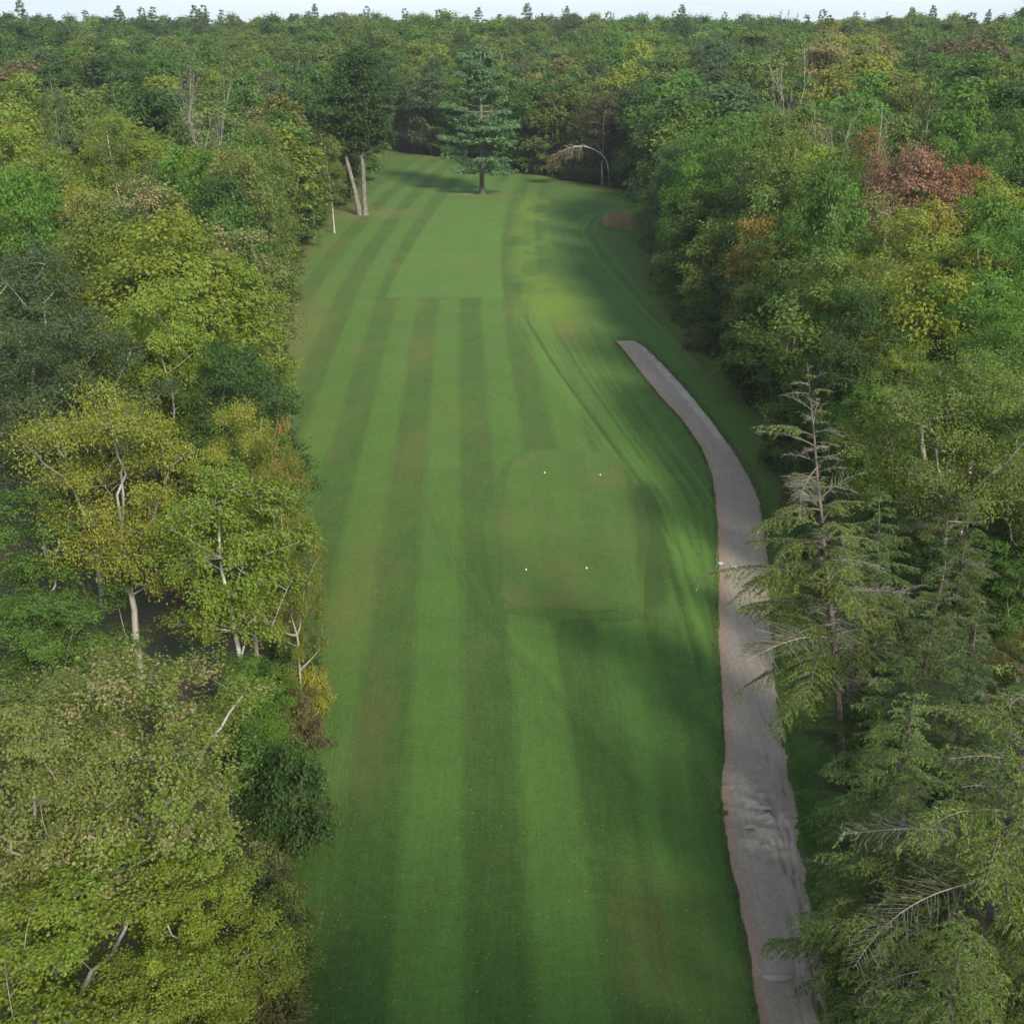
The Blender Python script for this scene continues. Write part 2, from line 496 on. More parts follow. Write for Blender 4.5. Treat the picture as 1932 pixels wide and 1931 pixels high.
    dry += 0.45 * (1 - smooth(0.0, 3.0, ragged)) * smooth(60, 90, Y)
    # -- worn to soil along the path and under the trees
    pl, pr = path_edges(Y)
    onp = (Y > PATH_Y0) & (Y < PATH_Y1 + 1)
    dp = np.where(onp, np.maximum(pl - X, X - pr), 9)
    Z = Z - 0.22 * smooth(-0.14, -0.5, dp)
    soil = np.exp(-(np.maximum(dp, 0) / 0.16) ** 2) * (0.05 + 0.5 * smooth(46, 38, Y) * (dp < 3) * (X < (pl + pr) / 2)) * (0.5 + 0.8 * fbm(X / 0.5, Y / 1.2))
    soil = np.maximum(soil, 0.8 - 0.8 * smooth(-2.4, -0.6, ragged))
    gold = np.exp(-((X - ground_at(1040, 570)[0]) / 3.0) ** 2 - ((Y - ground_at(1040, 578)[1]) / 9.0) ** 2)
    gold = gold + 0.6 * rightrough * smooth(0.45, 0.7, fbm(X / 4.0 + 9, Y / 9.0)) * (lat < 12)
    V = np.stack([X, Y, Z], -1).reshape(-1, 3)
    ny = len(ys)
    i = (np.arange(ny - 1)[:, None] * nx + np.arange(nx - 1)[None, :]).ravel()
    F = np.stack([i, i + 1, i + nx + 1, i + nx], -1)
    m, nt = new_mat("mown_grass")
    out = N(nt, 'ShaderNodeOutputMaterial')
    co = N(nt, 'ShaderNodeTexCoord').outputs['Object']
    A = lambda k: N(nt, 'ShaderNodeAttribute', attribute_name=k).outputs['Fac']
    n1 = N(nt, 'ShaderNodeTexNoise'); n1.inputs['Scale'].default_value = 7.0; n1.inputs['Detail'].default_value = 7; n1.inputs['Roughness'].default_value = 0.7
    n2 = N(nt, 'ShaderNodeTexNoise'); n2.inputs['Scale'].default_value = 0.22; n2.inputs['Detail'].default_value = 6
    mp = N(nt, 'ShaderNodeMapping'); mp.inputs['Scale'].default_value = (9.0, 0.5, 1.0)
    n3 = N(nt, 'ShaderNodeTexNoise'); n3.inputs['Scale'].default_value = 1.0; n3.inputs['Detail'].default_value = 4
    nt.links.new(co, n1.inputs['Vector']); nt.links.new(co, n2.inputs['Vector']); nt.links.new(co, mp.inputs['Vector'])
    nt.links.new(mp.outputs[0], n3.inputs['Vector'])
    fm = math_node(nt, 'ADD', A('mow'), math_node(nt, 'MULTIPLY', math_node(nt, 'SUBTRACT', n2.outputs['Fac'], 0.5), 0.5))
    n5 = N(nt, 'ShaderNodeTexNoise'); n5.inputs['Scale'].default_value = 1.7; n5.inputs['Detail'].default_value = 8; n5.inputs['Roughness'].default_value = 0.72
    nt.links.new(co, n5.inputs['Vector'])
    fm = math_node(nt, 'ADD', fm, math_node(nt, 'MULTIPLY', math_node(nt, 'SUBTRACT', n3.outputs['Fac'], 0.5), 0.55))
    fm = math_node(nt, 'ADD', fm, math_node(nt, 'MULTIPLY', math_node(nt, 'SUBTRACT', n5.outputs['Fac'], 0.5), 0.8))
    fm = math_node(nt, 'ADD', fm, math_node(nt, 'MULTIPLY', math_node(nt, 'SUBTRACT', n1.outputs['Fac'], 0.5), 1.5), True)
    col = mixc(nt, fm, GRASS_DARK, GRASS_LIGHT)
    fd = math_node(nt, 'MULTIPLY', A('dry'), math_node(nt, 'ADD', math_node(nt, 'MULTIPLY', n1.outputs['Fac'], 1.4), 0.1), True)
    col = mixc(nt, math_node(nt, 'MULTIPLY', fd, 0.55), col, (0.150, 0.105, 0.042))
    col = mixc(nt, math_node(nt, 'MULTIPLY', A('gold'), 0.65, True), col, (0.125, 0.185, 0.018))
    fs = math_node(nt, 'MULTIPLY', math_node(nt, 'SUBTRACT', math_node(nt, 'ADD', A('soil'), math_node(nt, 'MULTIPLY', n1.outputs['Fac'], 0.6)), 0.55), 2.2, True)
    col = mixc(nt, fs, col, (0.085, 0.060, 0.038))
    p = N(nt, 'ShaderNodeBsdfPrincipled'); p.inputs['Roughness'].default_value = 0.85; p.inputs['Specular IOR Level'].default_value = 0.08
    p.inputs['Sheen Weight'].default_value = 0.13; p.inputs['Sheen Roughness'].default_value = 0.45; p.inputs['Sheen Tint'].default_value = (0.55, 0.75, 0.25, 1)
    nt.links.new(col, p.inputs['Base Color'])
    bp = N(nt, 'ShaderNodeBump'); bp.inputs['Strength'].default_value = 1.0; bp.inputs['Distance'].default_value = 0.08
    nt.links.new(n1.outputs['Fac'], bp.inputs['Height']); nt.links.new(bp.outputs[0], p.inputs['Normal'])
    nt.links.new(p.outputs[0], out.inputs['Surface'])
    att = {"mow": ('POINT', mow.ravel()), "dry": ('POINT', np.clip(dry, 0, 1.3).ravel()), "soil": ('POINT', np.clip(soil, 0, 1).ravel()), "gold": ('POINT', np.clip(gold, 0, 1).ravel())}
    o = link("lawn", mesh_from("lawn", V, F, att, [m], None, True))
    tag(o, "green fairway lawn with light and dark mowing stripes", "lawn", kind="structure")
    return m

GRASS_DARK = (0.023, 0.052, 0.010)
GRASS_LIGHT = (0.066, 0.140, 0.025)
M_GRASS = build_lawn()

# ---- tee box: a raised, close-cut rounded platform
def build_tee():
    n = 96
    P = TEE
    L = np.r_[0, np.cumsum(np.hypot(*(np.roll(P, -1, 0) - P).T))]
    t = np.linspace(0, L[-1], n, endpoint=False)
    C = np.stack([np.interp(t, L, np.r_[P[:, 0], P[0, 0]]), np.interp(t, L, np.r_[P[:, 1], P[0, 1]])], -1)
    for _ in range(5): C = (np.roll(C, 1, 0) + 2 * C + np.roll(C, -1, 0)) / 4
    ctr = C.mean(0)
    d = norm(C - ctr)
    rings = []
    for k in np.linspace(0.002, 1.0, 26):
        q = ctr + (C - ctr) * k
        zz = lawn_z(q[:, 0], q[:, 1]) * 0 + TEE_Z + 0.03 * (fbm(q[:, 0] / 3, q[:, 1] / 3) - 0.5)
        rings.append(np.c_[q, zz])
    for off, f in [(0.25, 0.9), (0.6, 0.6), (1.0, 0.25), (1.35, -0.05), (1.6, -0.4)]:
        q = C + d * off
        base = lawn_z(q[:, 0], q[:, 1])
        rings.append(np.c_[q, base + (TEE_Z - base) * f])
    V = np.vstack(rings); nr = len(rings)
    i = np.arange(nr - 1)[:, None] * n; j = np.arange(n)[None, :]; j2 = (j + 1) % n
    F = np.stack([i + j, i + j2, i + n + j2, i + n + j], -1).reshape(-1, 4)
    top = np.r_[np.ones(26 * n), np.repeat([0.7, 0.2, 0, 0, 0], n)]
    X, Y = V[:, 0], V[:, 1]
    stripes = np.sin((X - mow_axis(Y)) * math.pi / 1.5)
    mow = np.where(top > 0.5, 0.50 + 0.05 * np.sign(stripes) - 0.16 * np.exp(-((top - 0.7) / 0.1) ** 2), 0.42)
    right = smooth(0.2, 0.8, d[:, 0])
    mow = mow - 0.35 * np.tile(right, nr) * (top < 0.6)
    cx, cy = ground_at(1090, 1060)
    dry = np.where(top > 0.5, 0.16 + 0.4 * smooth(0.5, 0.75, fbm(X / 3, Y / 4)), 0.1)
    wear = np.exp(-((X - cx) / 2.2) ** 2 - ((Y - cy) / 3.5) ** 2)
    mow = mow - 0.25 * wear * (top > 0.5)
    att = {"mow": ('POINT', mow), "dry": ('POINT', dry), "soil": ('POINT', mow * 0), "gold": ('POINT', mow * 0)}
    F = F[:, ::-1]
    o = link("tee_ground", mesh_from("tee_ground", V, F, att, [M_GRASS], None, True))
    tag(o, "raised close-cut rounded tee ground beside the gravel path", "tee", kind="structure")
TEE_Z = 0.42
build_tee()

# ---- gravel path
def build_path():
    ys = np.arange(PATH_Y0, PATH_Y1 + 0.01, 0.16); nx = 44
    pl, pr = path_edges(ys)
    g = 0.10 * (fbm(ys / 1.1, ys * 0, 3) - 0.5) * 2
    pl = pl + g; pr = pr + 0.22 * (fbm(ys / 0.9, ys * 0 + 40, 3) - 0.5)
    s = np.linspace(-0.02, 1.02, nx)
    X = pl[:, None] + (pr - pl)[:, None] * s[None, :]
    Y = np.repeat(ys[:, None], nx, 1)
    base = lawn_z(X, Y)
    e = np.minimum(s, 1 - s)[None, :]
    Z = base + np.where(e < 0, -0.02, 0.012 + 0.02 * smooth(0, 0.12, e))
    # washed-out ridges and pot-holes
    cx, cy = ground_at(1432, 1548)
    rut = np.exp(-((X - cx) / 1.1) ** 2 - ((Y - cy) / 2.6) ** 2)
    ridge = smooth(0.42, 0.62, fbm(X * 1.6 + 3, Y * 3.3, 4))
    Z = Z + rut * 0.16 * (ridge - 0.5)
    run = smooth(0.55, 0.75, s)[None, :] * smooth(60, 45, Y)
    rill = smooth(0.5, 0.7, fbm(X * 5.0, Y * 0.55, 3))
    Z = Z - 0.14 * run * rill
    Z = Z + 0.012 * (fbm(X * 4, Y * 4) - 0.5)
    V = np.stack([X, Y, Z], -1).reshape(-1, 3)
    ny = len(ys)
    i = (np.arange(ny - 1)[:, None] * nx + np.arange(nx - 1)[None, :]).ravel()
    F = np.stack([i, i + 1, i + nx + 1, i + nx], -1)
    pale = rut * ridge  # pale colour on the ridges stands in for puddles mirroring the sky
    bx, by = ground_at(1455, 1838)
    pale = pale + 0.3 * np.exp(-((X - bx) / 0.8) ** 2 - ((Y - by) / 0.25) ** 2) * ridge
    pale = pale + 0.75 * smooth(0.62, 0.8, s)[None, :] * smooth(84, 92, Y) * smooth(125, 105, Y)
    earth = np.exp(-((s[None, :] - 0.05) / 0.12) ** 2) * (0.5 + 0.7 * fbm(X, Y / 3.0)) + 0.35 * smooth(0.9, 1.0, s)[None, :] + np.zeros_like(X)
    wheel = np.exp(-((s[None, :] - 0.27) / 0.12) ** 2) + np.exp(-((s[None, :] - 0.70) / 0.12) ** 2) + np.zeros_like(X)
    m, nt = new_mat("path_gravel")
    out = N(nt, 'ShaderNodeOutputMaterial')
    co = N(nt, 'ShaderNodeTexCoord').outputs['Object']
    A = lambda k: N(nt, 'ShaderNodeAttribute', attribute_name=k).outputs['Fac']
    n1 = N(nt, 'ShaderNodeTexNoise'); n1.inputs['Scale'].default_value = 14.0; n1.inputs['Detail'].default_value = 8; n1.inputs['Roughness'].default_value = 0.75
    n2 = N(nt, 'ShaderNodeTexNoise'); n2.inputs['Scale'].default_value = 0.8; n2.inputs['Detail'].default_value = 6
    mp = N(nt, 'ShaderNodeMapping'); mp.inputs['Scale'].default_value = (6.0, 0.35, 1.0)
    n3 = N(nt, 'ShaderNodeTexNoise'); n3.inputs['Scale'].default_value = 1.0; n3.inputs['Detail'].default_value = 5
    nt.links.new(co, n1.inputs['Vector']); nt.links.new(co, n2.inputs['Vector']); nt.links.new(co, mp.inputs['Vector'])
    nt.links.new(mp.outputs[0], n3.inputs['Vector'])
    col = mixc(nt, n2.outputs['Fac'], (0.185, 0.150, 0.118), (0.250, 0.208, 0.170))
    col = mixc(nt, math_node(nt, 'MULTIPLY', A('earth'), 0.8, True), col, (0.25, 0.155, 0.105))
    col = mixc(nt, math_node(nt, 'MULTIPLY', A('wheel'), 0.35, True), col, (0.240, 0.202, 0.168))
    col = mixc(nt, math_node(nt, 'MULTIPLY', math_node(nt, 'MULTIPLY', A('pale'), n2.outputs['Fac']), 0.9, True), col, (0.50, 0.46, 0.41))
    n4 = N(nt, 'ShaderNodeTexNoise'); n4.inputs['Scale'].default_value = 4.5; n4.inputs['Detail'].default_value = 8; n4.inputs['Roughness'].default_value = 0.8
    nt.links.new(co, n4.inputs['Vector'])
    grain = mixc(nt, n1.outputs['Fac'], (0.25, 0.25, 0.25), (1.75, 1.75, 1.75))
    col = mixc(nt, 0.8, col, mixc(nt, n4.outputs['Fac'], (0.3, 0.3, 0.3), (1.7, 1.7, 1.7)), 'MULTIPLY')
    col = mixc(nt, 0.85, col, grain, 'MULTIPLY')
    col = mixc(nt, 0.6, col, mixc(nt, n3.outputs['Fac'], (0.6, 0.6, 0.6), (1.4, 1.4, 1.4)), 'MULTIPLY')
    p = N(nt, 'ShaderNodeBsdfPrincipled'); p.inputs['Roughness'].default_value = 0.85
    nt.links.new(col, p.inputs['Base Color'])
    bp = N(nt, 'ShaderNodeBump'); bp.inputs['Strength'].default_value = 0.9; bp.inputs['Distance'].default_value = 0.03
    nt.links.new(n1.outputs['Fac'], bp.inputs['Height']); nt.links.new(bp.outputs[0], p.inputs['Normal'])
    nt.links.new(p.outputs[0], out.inputs['Surface'])
    att = {"pale": ('POINT', np.clip(pale, 0, 1).ravel()), "earth": ('POINT', np.clip(earth, 0, 1).ravel()), "wheel": ('POINT', np.clip(wheel, 0, 1).ravel())}
    o = link("path", mesh_from("path", V, F, att, [m], None, True))
    tag(o, "worn gravel cart path with washed-out ruts", "path", kind="structure")
build_path()

# ================================================================== TREE KINDS
def prof_round(tm, low):
    def f(t):
        t = np.asarray(t, float)
        return np.where(t > tm, np.sqrt(np.clip(1 - ((t - tm) / (1 - tm)) ** 2, 0.02, 1)), low + (1 - low) * np.clip(t / tm, 0, 1))
    return f

def rand_dirs(g, n):
    return norm(g.normal(size=(n, 3)))

def broadleaf(seed, H, R, base, nclump, sprays, lps, leaf, prof, tr=0.2, leaders=1, fork=0.35, bark=None, sides=6, twigs=True,
              flat=0.62, lw=0.72, lobes=0.28, tight=1.0, upright=0.0, nr=0.42, sr=0.44, plume=0.62):
    """trunk, limbs and a crown of leaf sprays gathered into clumps along the limbs"""
    g = np.random.default_rng(seed)
    ph = g.uniform(0, 6.28, 4)
    pts = []
    dmin = 1.02 * R / nclump ** (1 / 3.0) * (2 - tight) ** 0.7
    tries = 0
    while len(pts) < nclump and tries < 9000:
        tries += 1
        t = g.random() ** 0.9
        az = g.uniform(0, 2 * math.pi)
        lob = 1 + lobes * (math.sin(2 * az + ph[0]) * 0.5 + math.sin(3 * az + ph[1] + 4 * t) * 0.5 + 0.4 * math.sin(5 * az + 7 * t + ph[2]))
        r = R * float(prof(t)) * lob
        rho = r * math.sqrt(g.uniform(0.14, 1.0)) * 0.86
        p = np.array([rho * math.cos(az), rho * math.sin(az), base + (H - base) * (0.04 + 0.9 * t)])
        if all(np.linalg.norm((p - q) * (1, 1, 1.2)) > dmin * (0.72 if tries > 5000 else 1) for q in pts): pts.append(p)
    P = np.array(pts); n = len(P)
    # --- wood
    T = Tubes()
    wob = np.cumsum(g.normal(0, 0.012 * H, (9, 2)), 0); wob -= wob[0]
    zs = np.linspace(-0.25, (fork if leaders > 1 else 0.86) * H, 9)
    trunk = np.c_[wob * (zs / H)[:, None].clip(0), zs]
    rr = tr * (1 - 0.80 * zs.clip(0) / H); rr[0] *= 1.5; rr[1] *= 1.05
    T.add(trunk, rr, sides, 0.5)
    nodes = [trunk[i] for i in range(3, 9) if trunk[i][2] > base * 0.55]
    nrad = [rr[i] for i in range(3, 9) if trunk[i][2] > base * 0.55]
    if not nodes: nodes = [trunk[-1]]; nrad = [rr[-1]]
    if leaders > 1:
        top = P[P[:, 2] > np.quantile(P[:, 2], 0.6)]
        a0 = g.uniform(0, 6.28)
        for k in range(leaders):
            a = a0 + 2 * math.pi * k / leaders + g.normal(0, 0.25)
            dirv = np.array([math.cos(a), math.sin(a)])
            e = top[np.argmax(top[:, :2] @ dirv + g.normal(0, 0.3, len(top)))]
            mid = trunk[-1] * 0.55 + e * 0.45 + np.array([0, 0, 0.10 * H])
            c = bez(trunk[-1], mid, e, 9)
            c[1:-1] += g.normal(0, 0.01 * H, (7, 3))
            rad = np.linspace(rr[-1] * 0.72, 0.03, 9)
            T.add(c, rad, max(4, sides - 1), g.uniform(0.35, 0.75))
            nodes += list(c[1:]); nrad += list(rad[1:])
    order = np.argsort(-np.hypot(P[:, 0], P[:, 1]) + 0.15 * P[:, 2])
    for rank, ci in enumerate(order):
        p = P[ci]
        Nn = np.array(nodes)
        dz = p[2] - Nn[:, 2]
        d = np.linalg.norm(Nn - p, axis=1) + np.where(dz < 0.15, 2.5, 0) + (0.6 * np.abs(dz - 1.2) if rank < 10 else 0)
        k = int(np.argmin(d)); a = Nn[k]
        mid = a * 0.5 + p * 0.5 + np.array([0, 0, (-0.06 + upright) * np.linalg.norm(p - a)]) + g.normal(0, 0.05, 3)
        c = bez(a, mid, p, 6)
        r0 = min(nrad[k] * 0.62, 0.012 + 0.02 * np.linalg.norm(p - a) + (0.03 if rank < 10 else 0.0))
        rad = np.linspace(max(r0, 0.014), 0.01, 6)
        T.add(c, rad, 4 if rank < 14 else 3, g.uniform(0.3, 0.8) if rank < 14 else g.uniform(0.1, 0.45))
        nodes += list(c[1:]); nrad += list(rad[1:])
    # --- leaves
    rc = 1.12 * tight * R / n ** (1 / 3.0) * g.uniform(0.75, 1.25, n)
    ns = n * sprays
    ci = np.repeat(np.arange(n), sprays)
    dirs = rand_dirs(g, ns); dirs[:, 2] = np.where(dirs[:, 2] < -0.25, -dirs[:, 2] * 0.6, dirs[:, 2])
    dirs = norm(dirs)
    S = P[ci] + dirs * (rc[ci] * g.uniform(0.35, 1.0, ns))[:, None] * np.array([1, 1, flat])
    outw = np.c_[S[:, :2], np.zeros(ns)]; outw = norm(outw + 1e-6)
    sn = norm(np.array([0, 0, 0.85]) + 0.42 * outw + 0.45 * dirs + 0.25 * g.normal(size=(ns, 3)))
    if twigs:
        for k in range(0, ns, 2 if twigs is True else twigs):
            a = P[ci[k]]
            T.add(np.array([a, (a + S[k]) / 2 + (0, 0, 0.05), S[k]]), [0.012, 0.008, 0.005], 3, g.uniform(0.0, 0.2))
    nl = ns * lps
    si = np.repeat(np.arange(ns), lps)
    rs = rc[ci] * sr
    off = g.normal(size=(nl, 3)) * (rs[si] * 0.58)[:, None]
    nn = sn[si]
    off -= (off * nn).sum(-1, keepdims=True) * nn * 0.68
    axis = norm(0.75 * outw + np.array([0, 0, 0.75]) + 0.45 * g.normal(size=(ns, 3)))[si]
    off += axis * (g.normal(size=nl) * rs[si] * plume)[:, None]
    off[:, 2] -= 0.16 * np.linalg.norm(off[:, :2], axis=1)
    C = S[si] + off
    ln = norm(nn + nr * g.normal(size=(nl, 3)))
    al = norm(off + 0.5 * outw[si] + np.array([0, 0, -0.25]) + 0.2 * g.normal(size=(nl, 3)))
    L = leaf * g.uniform(0.7, 1.3, nl)
    V = leaf_quads(C, ln, al, L, L * lw)
    cl_r = 0.55 * g.random(n) + 0.45 * np.clip((P[:, 2] - base) / (H - base), 0, 1)
    spray = np.clip(0.55 * cl_r[ci] + 0.45 * g.random(ns), 0, 1)[si]
    crown = quad_mesh("crown", V, {"var": g.random(nl), "spray": spray}, M_LEAF)
    trunk_m = T.mesh("trunk", bark or M_BARK)
    return trunk_m, crown, H, R

def conifer(seed, H, R, nb, low=0.12, droop=0.42, rise=0.16, step=0.24, leaf=0.2, dead=None, lean=(0, 0), taper=0.8, bark=None, dense=3, tw=0.40,
            tr=0.17, tip_dead=0.0, nw=0.34, hang=0.35, bare_trunk_tone=0.6, long_left=0.0):
    """hemlock-like tree: single mast, drooping branches with feathery side sprays; dead(t) is the chance of a bare branch"""
    g = np.random.default_rng(seed)
    T = Tubes(); DEAD = []
    zs = np.linspace(-0.25, H, 14)
    ax = np.c_[lean[0] * (zs / H).clip(0) ** 1.15, lean[1] * (zs / H).clip(0) ** 1.15]
    ax += np.cumsum(g.normal(0, 0.035, (14, 2)), 0) * (zs / H).clip(0)[:, None]
    trunk = np.c_[ax, zs]
    rr = tr * (1 - 0.93 * (zs.clip(0) / H)); rr[0] *= 1.4
    T.add(trunk, rr, 7, bare_trunk_tone)
    allV = []; allvar = []; allspr = []
    az = g.uniform(0, 6.28)
    for b in range(nb):
        t = low + (0.985 - low) * ((b + g.uniform(0, 0.8)) / nb)
        z0 = t * H
        az += 2.39996 + g.normal(0, 0.3)
        o = np.array([np.interp(z0, zs, trunk[:, 0]), np.interp(z0, zs, trunk[:, 1]), z0])
        q = (t - low) / (1 - low)
        L = R * ((1 - q) ** taper * min(1.0, 0.55 + 2.2 * q) + 0.06) * g.uniform(0.62, 1.15)
        if long_left and math.cos(az) < -0.2: L *= 1 + long_left * (-math.cos(az))
        m = 9
        s = np.linspace(0, 1, m)
        a = az + g.normal(0, 0.12) * s + 0.1 * np.sin(3 * s + b)
        ris = rise + 0.35 * q
        dr = droop * g.uniform(0.6, 1.3)
        pth = o + np.c_[L * s * np.cos(a), L * s * np.sin(a), L * (ris * s - dr * s ** 2)]
        isdead = dead is not None and g.random() < dead(t)
        if isdead:
            if g.random() < 0.28: continue
            L *= g.uniform(0.4, 1.1); rise_d = g.normal(0.05, 0.22)
            pth = o + np.c_[L * s * np.cos(a), L * s * np.sin(a), L * ((ris + rise_d) * s - 0.7 * dr * s ** 2)]
        W = Tubes() if isdead else T
        if isdead: DEAD.append(W)
        br = max(0.012, min(0.055, 0.016 * L)) * (0.62 if isdead else 1)
        W.add(pth, np.linspace(br, 0.006, m), 4 if L > 1.2 else 3, g.uniform(0.2, 0.9))
        bt = g.random()
        nt_ = max(3, int(L / step))
        tgt = norm(np.gradient(pth, axis=0))
        for k in range(nt_):
            sk = 0.16 + 0.84 * (k + g.uniform(0, 0.7)) / nt_
            if sk > 1: continue
            pos = np.array([np.interp(sk, s, pth[:, c]) for c in range(3)])
            tg = norm(np.array([np.interp(sk, s, tgt[:, c]) for c in range(3)]))
            for sd in (-1, 1):
                ang = sd * g.uniform(0.7, 1.15)
                d = np.array([tg[0] * math.cos(ang) - tg[1] * math.sin(ang), tg[0] * math.sin(ang) + tg[1] * math.cos(ang), tg[2]])
                l = max(0.14, L * tw * (1 - 0.78 * sk) * g.uniform(0.55, 1.15))
                if isdead:
                    e = pos + d * l + np.array([0, 0, g.normal(-0.05, 0.12) * l])
                    W.add(np.array([pos, (pos + e) / 2 + g.normal(0, 0.03, 3), e]), [0.009, 0.007, 0.004], 3, g.uniform(0.2, 1))
                    for h in range(int(l / 0.3)):
                        f = g.uniform(0.3, 1); pp = pos + (e - pos) * f
                        W.add(np.array([pp, pp + norm(d + g.normal(0, 0.6, 3)) * g.uniform(0.12, 0.35)]), [0.005, 0.003], 3, g.uniform(0.2, 1))
                    if g.random() > 0.06: continue
                if g.random() < tip_dead * sk: 
                    e = pos + d * l
                    W.add(np.array([pos, e]), [0.007, 0.004], 3, g.uniform(0.2, 1)); continue
                npz = max(2, int(l / (leaf * 0.5)))
                f = (np.arange(npz) + g.uniform(0, 1, npz)) / npz
                c0 = pos + d[None, :] * (l * f)[:, None]
                c0[:, 2] -= hang * l * f ** 2
                for sub in range(dense):
                    an = g.normal(0, 0.75, npz) if sub else np.zeros(npz)
                    al = np.c_[d[0] * np.cos(an) - d[1] * np.sin(an), d[0] * np.sin(an) + d[1] * np.cos(an), d[2] - hang * 1.6 * f - g.uniform(0, 0.35, npz)]
                    al = norm(al)
                    Ln = leaf * g.uniform(0.7, 1.3, npz)
                    C = c0 + al * (Ln * 0.4 * (sub > 0))[:, None] + g.normal(0, 0.02, (npz, 3))
                    nn = norm(np.array([0, 0, 1.0]) + 0.45 * g.normal(size=(npz, 3)))
                    allV.append(leaf_quads(C, nn, al, Ln, Ln * nw, 0.05))
                    allvar.append(g.random(npz)); allspr.append(np.clip(0.5 * bt + 0.5 * g.random() + 0.15 * (sk - 0.5), 0, 1) * np.ones(npz))
    crown = quad_mesh("crown", np.vstack(allV), {"var": np.concatenate(allvar), "spray": np.concatenate(allspr)}, M_NEEDLE)
    tm = T.mesh("trunk", bark or M_BARK_DARK)
    return tm, crown, H, R, [w.mesh("dead_branch", M_DEAD) for w in DEAD]

def pine(seed, H, R, base, leaf, whorl=1.3, tufts=5, needles=16, tr=0.3, bark=None, dead_mid=None, irregular=0.35, nw=0.16, topr=0.35):
    """white pine: tall mast, whorls of level limbs with upturned needle tufts in plates"""
    g = np.random.default_rng(seed)
    T = Tubes(); DEAD = []
    zs = np.linspace(-0.25, H, 12)
    wob = np.cumsum(g.normal(0, 0.06, (12, 2)), 0) * (zs / H).clip(0)[:, None]
    trunk = np.c_[wob, zs]
    rr = tr * (1 - 0.9 * zs.clip(0) / H); rr[0] *= 1.35
    T.add(trunk, rr, 8, 0.5)
    C0 = []; D0 = []; bt = []
    z = base
    while z < H - 0.3:
        q = (z - base) / (H - base)
        nbr = g.integers(3, 6) if q < 0.85 else 3
        a0 = g.uniform(0, 6.28)
        for b in range(nbr):
            a = a0 + 6.28 * b / nbr + g.normal(0, 0.25)
            L = R * (topr + (1 - topr) * (1 - q) ** 0.9 * min(1, 0.65 + 1.6 * q)) * g.uniform(1 - irregular, 1 + irregular * 0.6) * (1 if q < 0.9 else 0.5)
            s = np.linspace(0, 1, 7)
            pth = np.array([np.interp(z, zs, trunk[:, 0]), np.interp(z, zs, trunk[:, 1]), z]) + np.c_[L * s * math.cos(a), L * s * math.sin(a), L * (0.05 * s + 0.22 * s ** 2 * (0.3 + q) - 0.10 * (1 - q) * s)]
            if dead_mid and dead_mid[0] < q < dead_mid[1] and g.random() < dead_mid[2]:
                W = Tubes(); DEAD.append(W)
                W.add(pth, np.linspace(0.07, 0.02, 7), 4, g.uniform(0.3, 1))
                for h in range(5):
                    f = g.uniform(0.4, 1); k = int(f * 6)
                    W.add(np.array([pth[k], pth[k] + norm(np.array([math.cos(a + g.normal(0, .7)), math.sin(a + g.normal(0, .7)), g.uniform(-.1, .6)])) * g.uniform(.5, 1.4)]), [0.03, 0.01], 3, g.uniform(0.3, 1))
                continue
            T.add(pth, np.linspace(max(0.03, 0.018 * L), 0.012, 7), 4, g.uniform(0.2, 0.8))
            nt_ = max(3, int(tufts * L))
            f = g.uniform(0.25, 1.0, nt_) ** 0.75
            c = np.stack([np.interp(f, s, pth[:, k]) for k in range(3)], -1)
            lat = g.normal(0, 0.26, nt_) * L * (1.15 - 0.5 * f)
            c = c + np.c_[-math.sin(a) * lat, math.cos(a) * lat, g.uniform(-0.05, 0.28, nt_)]
            C0.append(c); D0.append(np.c_[np.full(nt_, math.cos(a)), np.full(nt_, math.sin(a)), np.full(nt_, 0.5)])
            bt.append(np.full(nt_, g.random()))
        z += whorl * g.uniform(0.65, 1.35)
    C0 = np.vstack(C0); D0 = np.vstack(D0); bt = np.concatenate(bt)
    ti = np.repeat(np.arange(len(C0)), needles); n = len(ti)
    al = norm(D0[ti] * 0.55 + rand_dirs(g, n) * 0.9 + np.array([0, 0, 0.35]))
    Ln = leaf * g.uniform(0.7, 1.3, n)
    C = C0[ti] + al * (Ln * 0.55)[:, None] + g.normal(0, 0.10, (n, 3))
    V = leaf_quads(C, rand_dirs(g, n) + np.array([0, 0, 0.8]), al, Ln, Ln * nw, 0.0)
    crown = quad_mesh("crown", V, {"var": g.random(n), "spray": np.clip(0.5 * bt[ti] + 0.5 * g.random(len(C0))[ti], 0, 1)}, M_NEEDLE)
    return T.mesh("trunk", bark or M_BARK), crown, H, R, [w.mesh("dead_branch", M_DEAD) for w in DEAD]

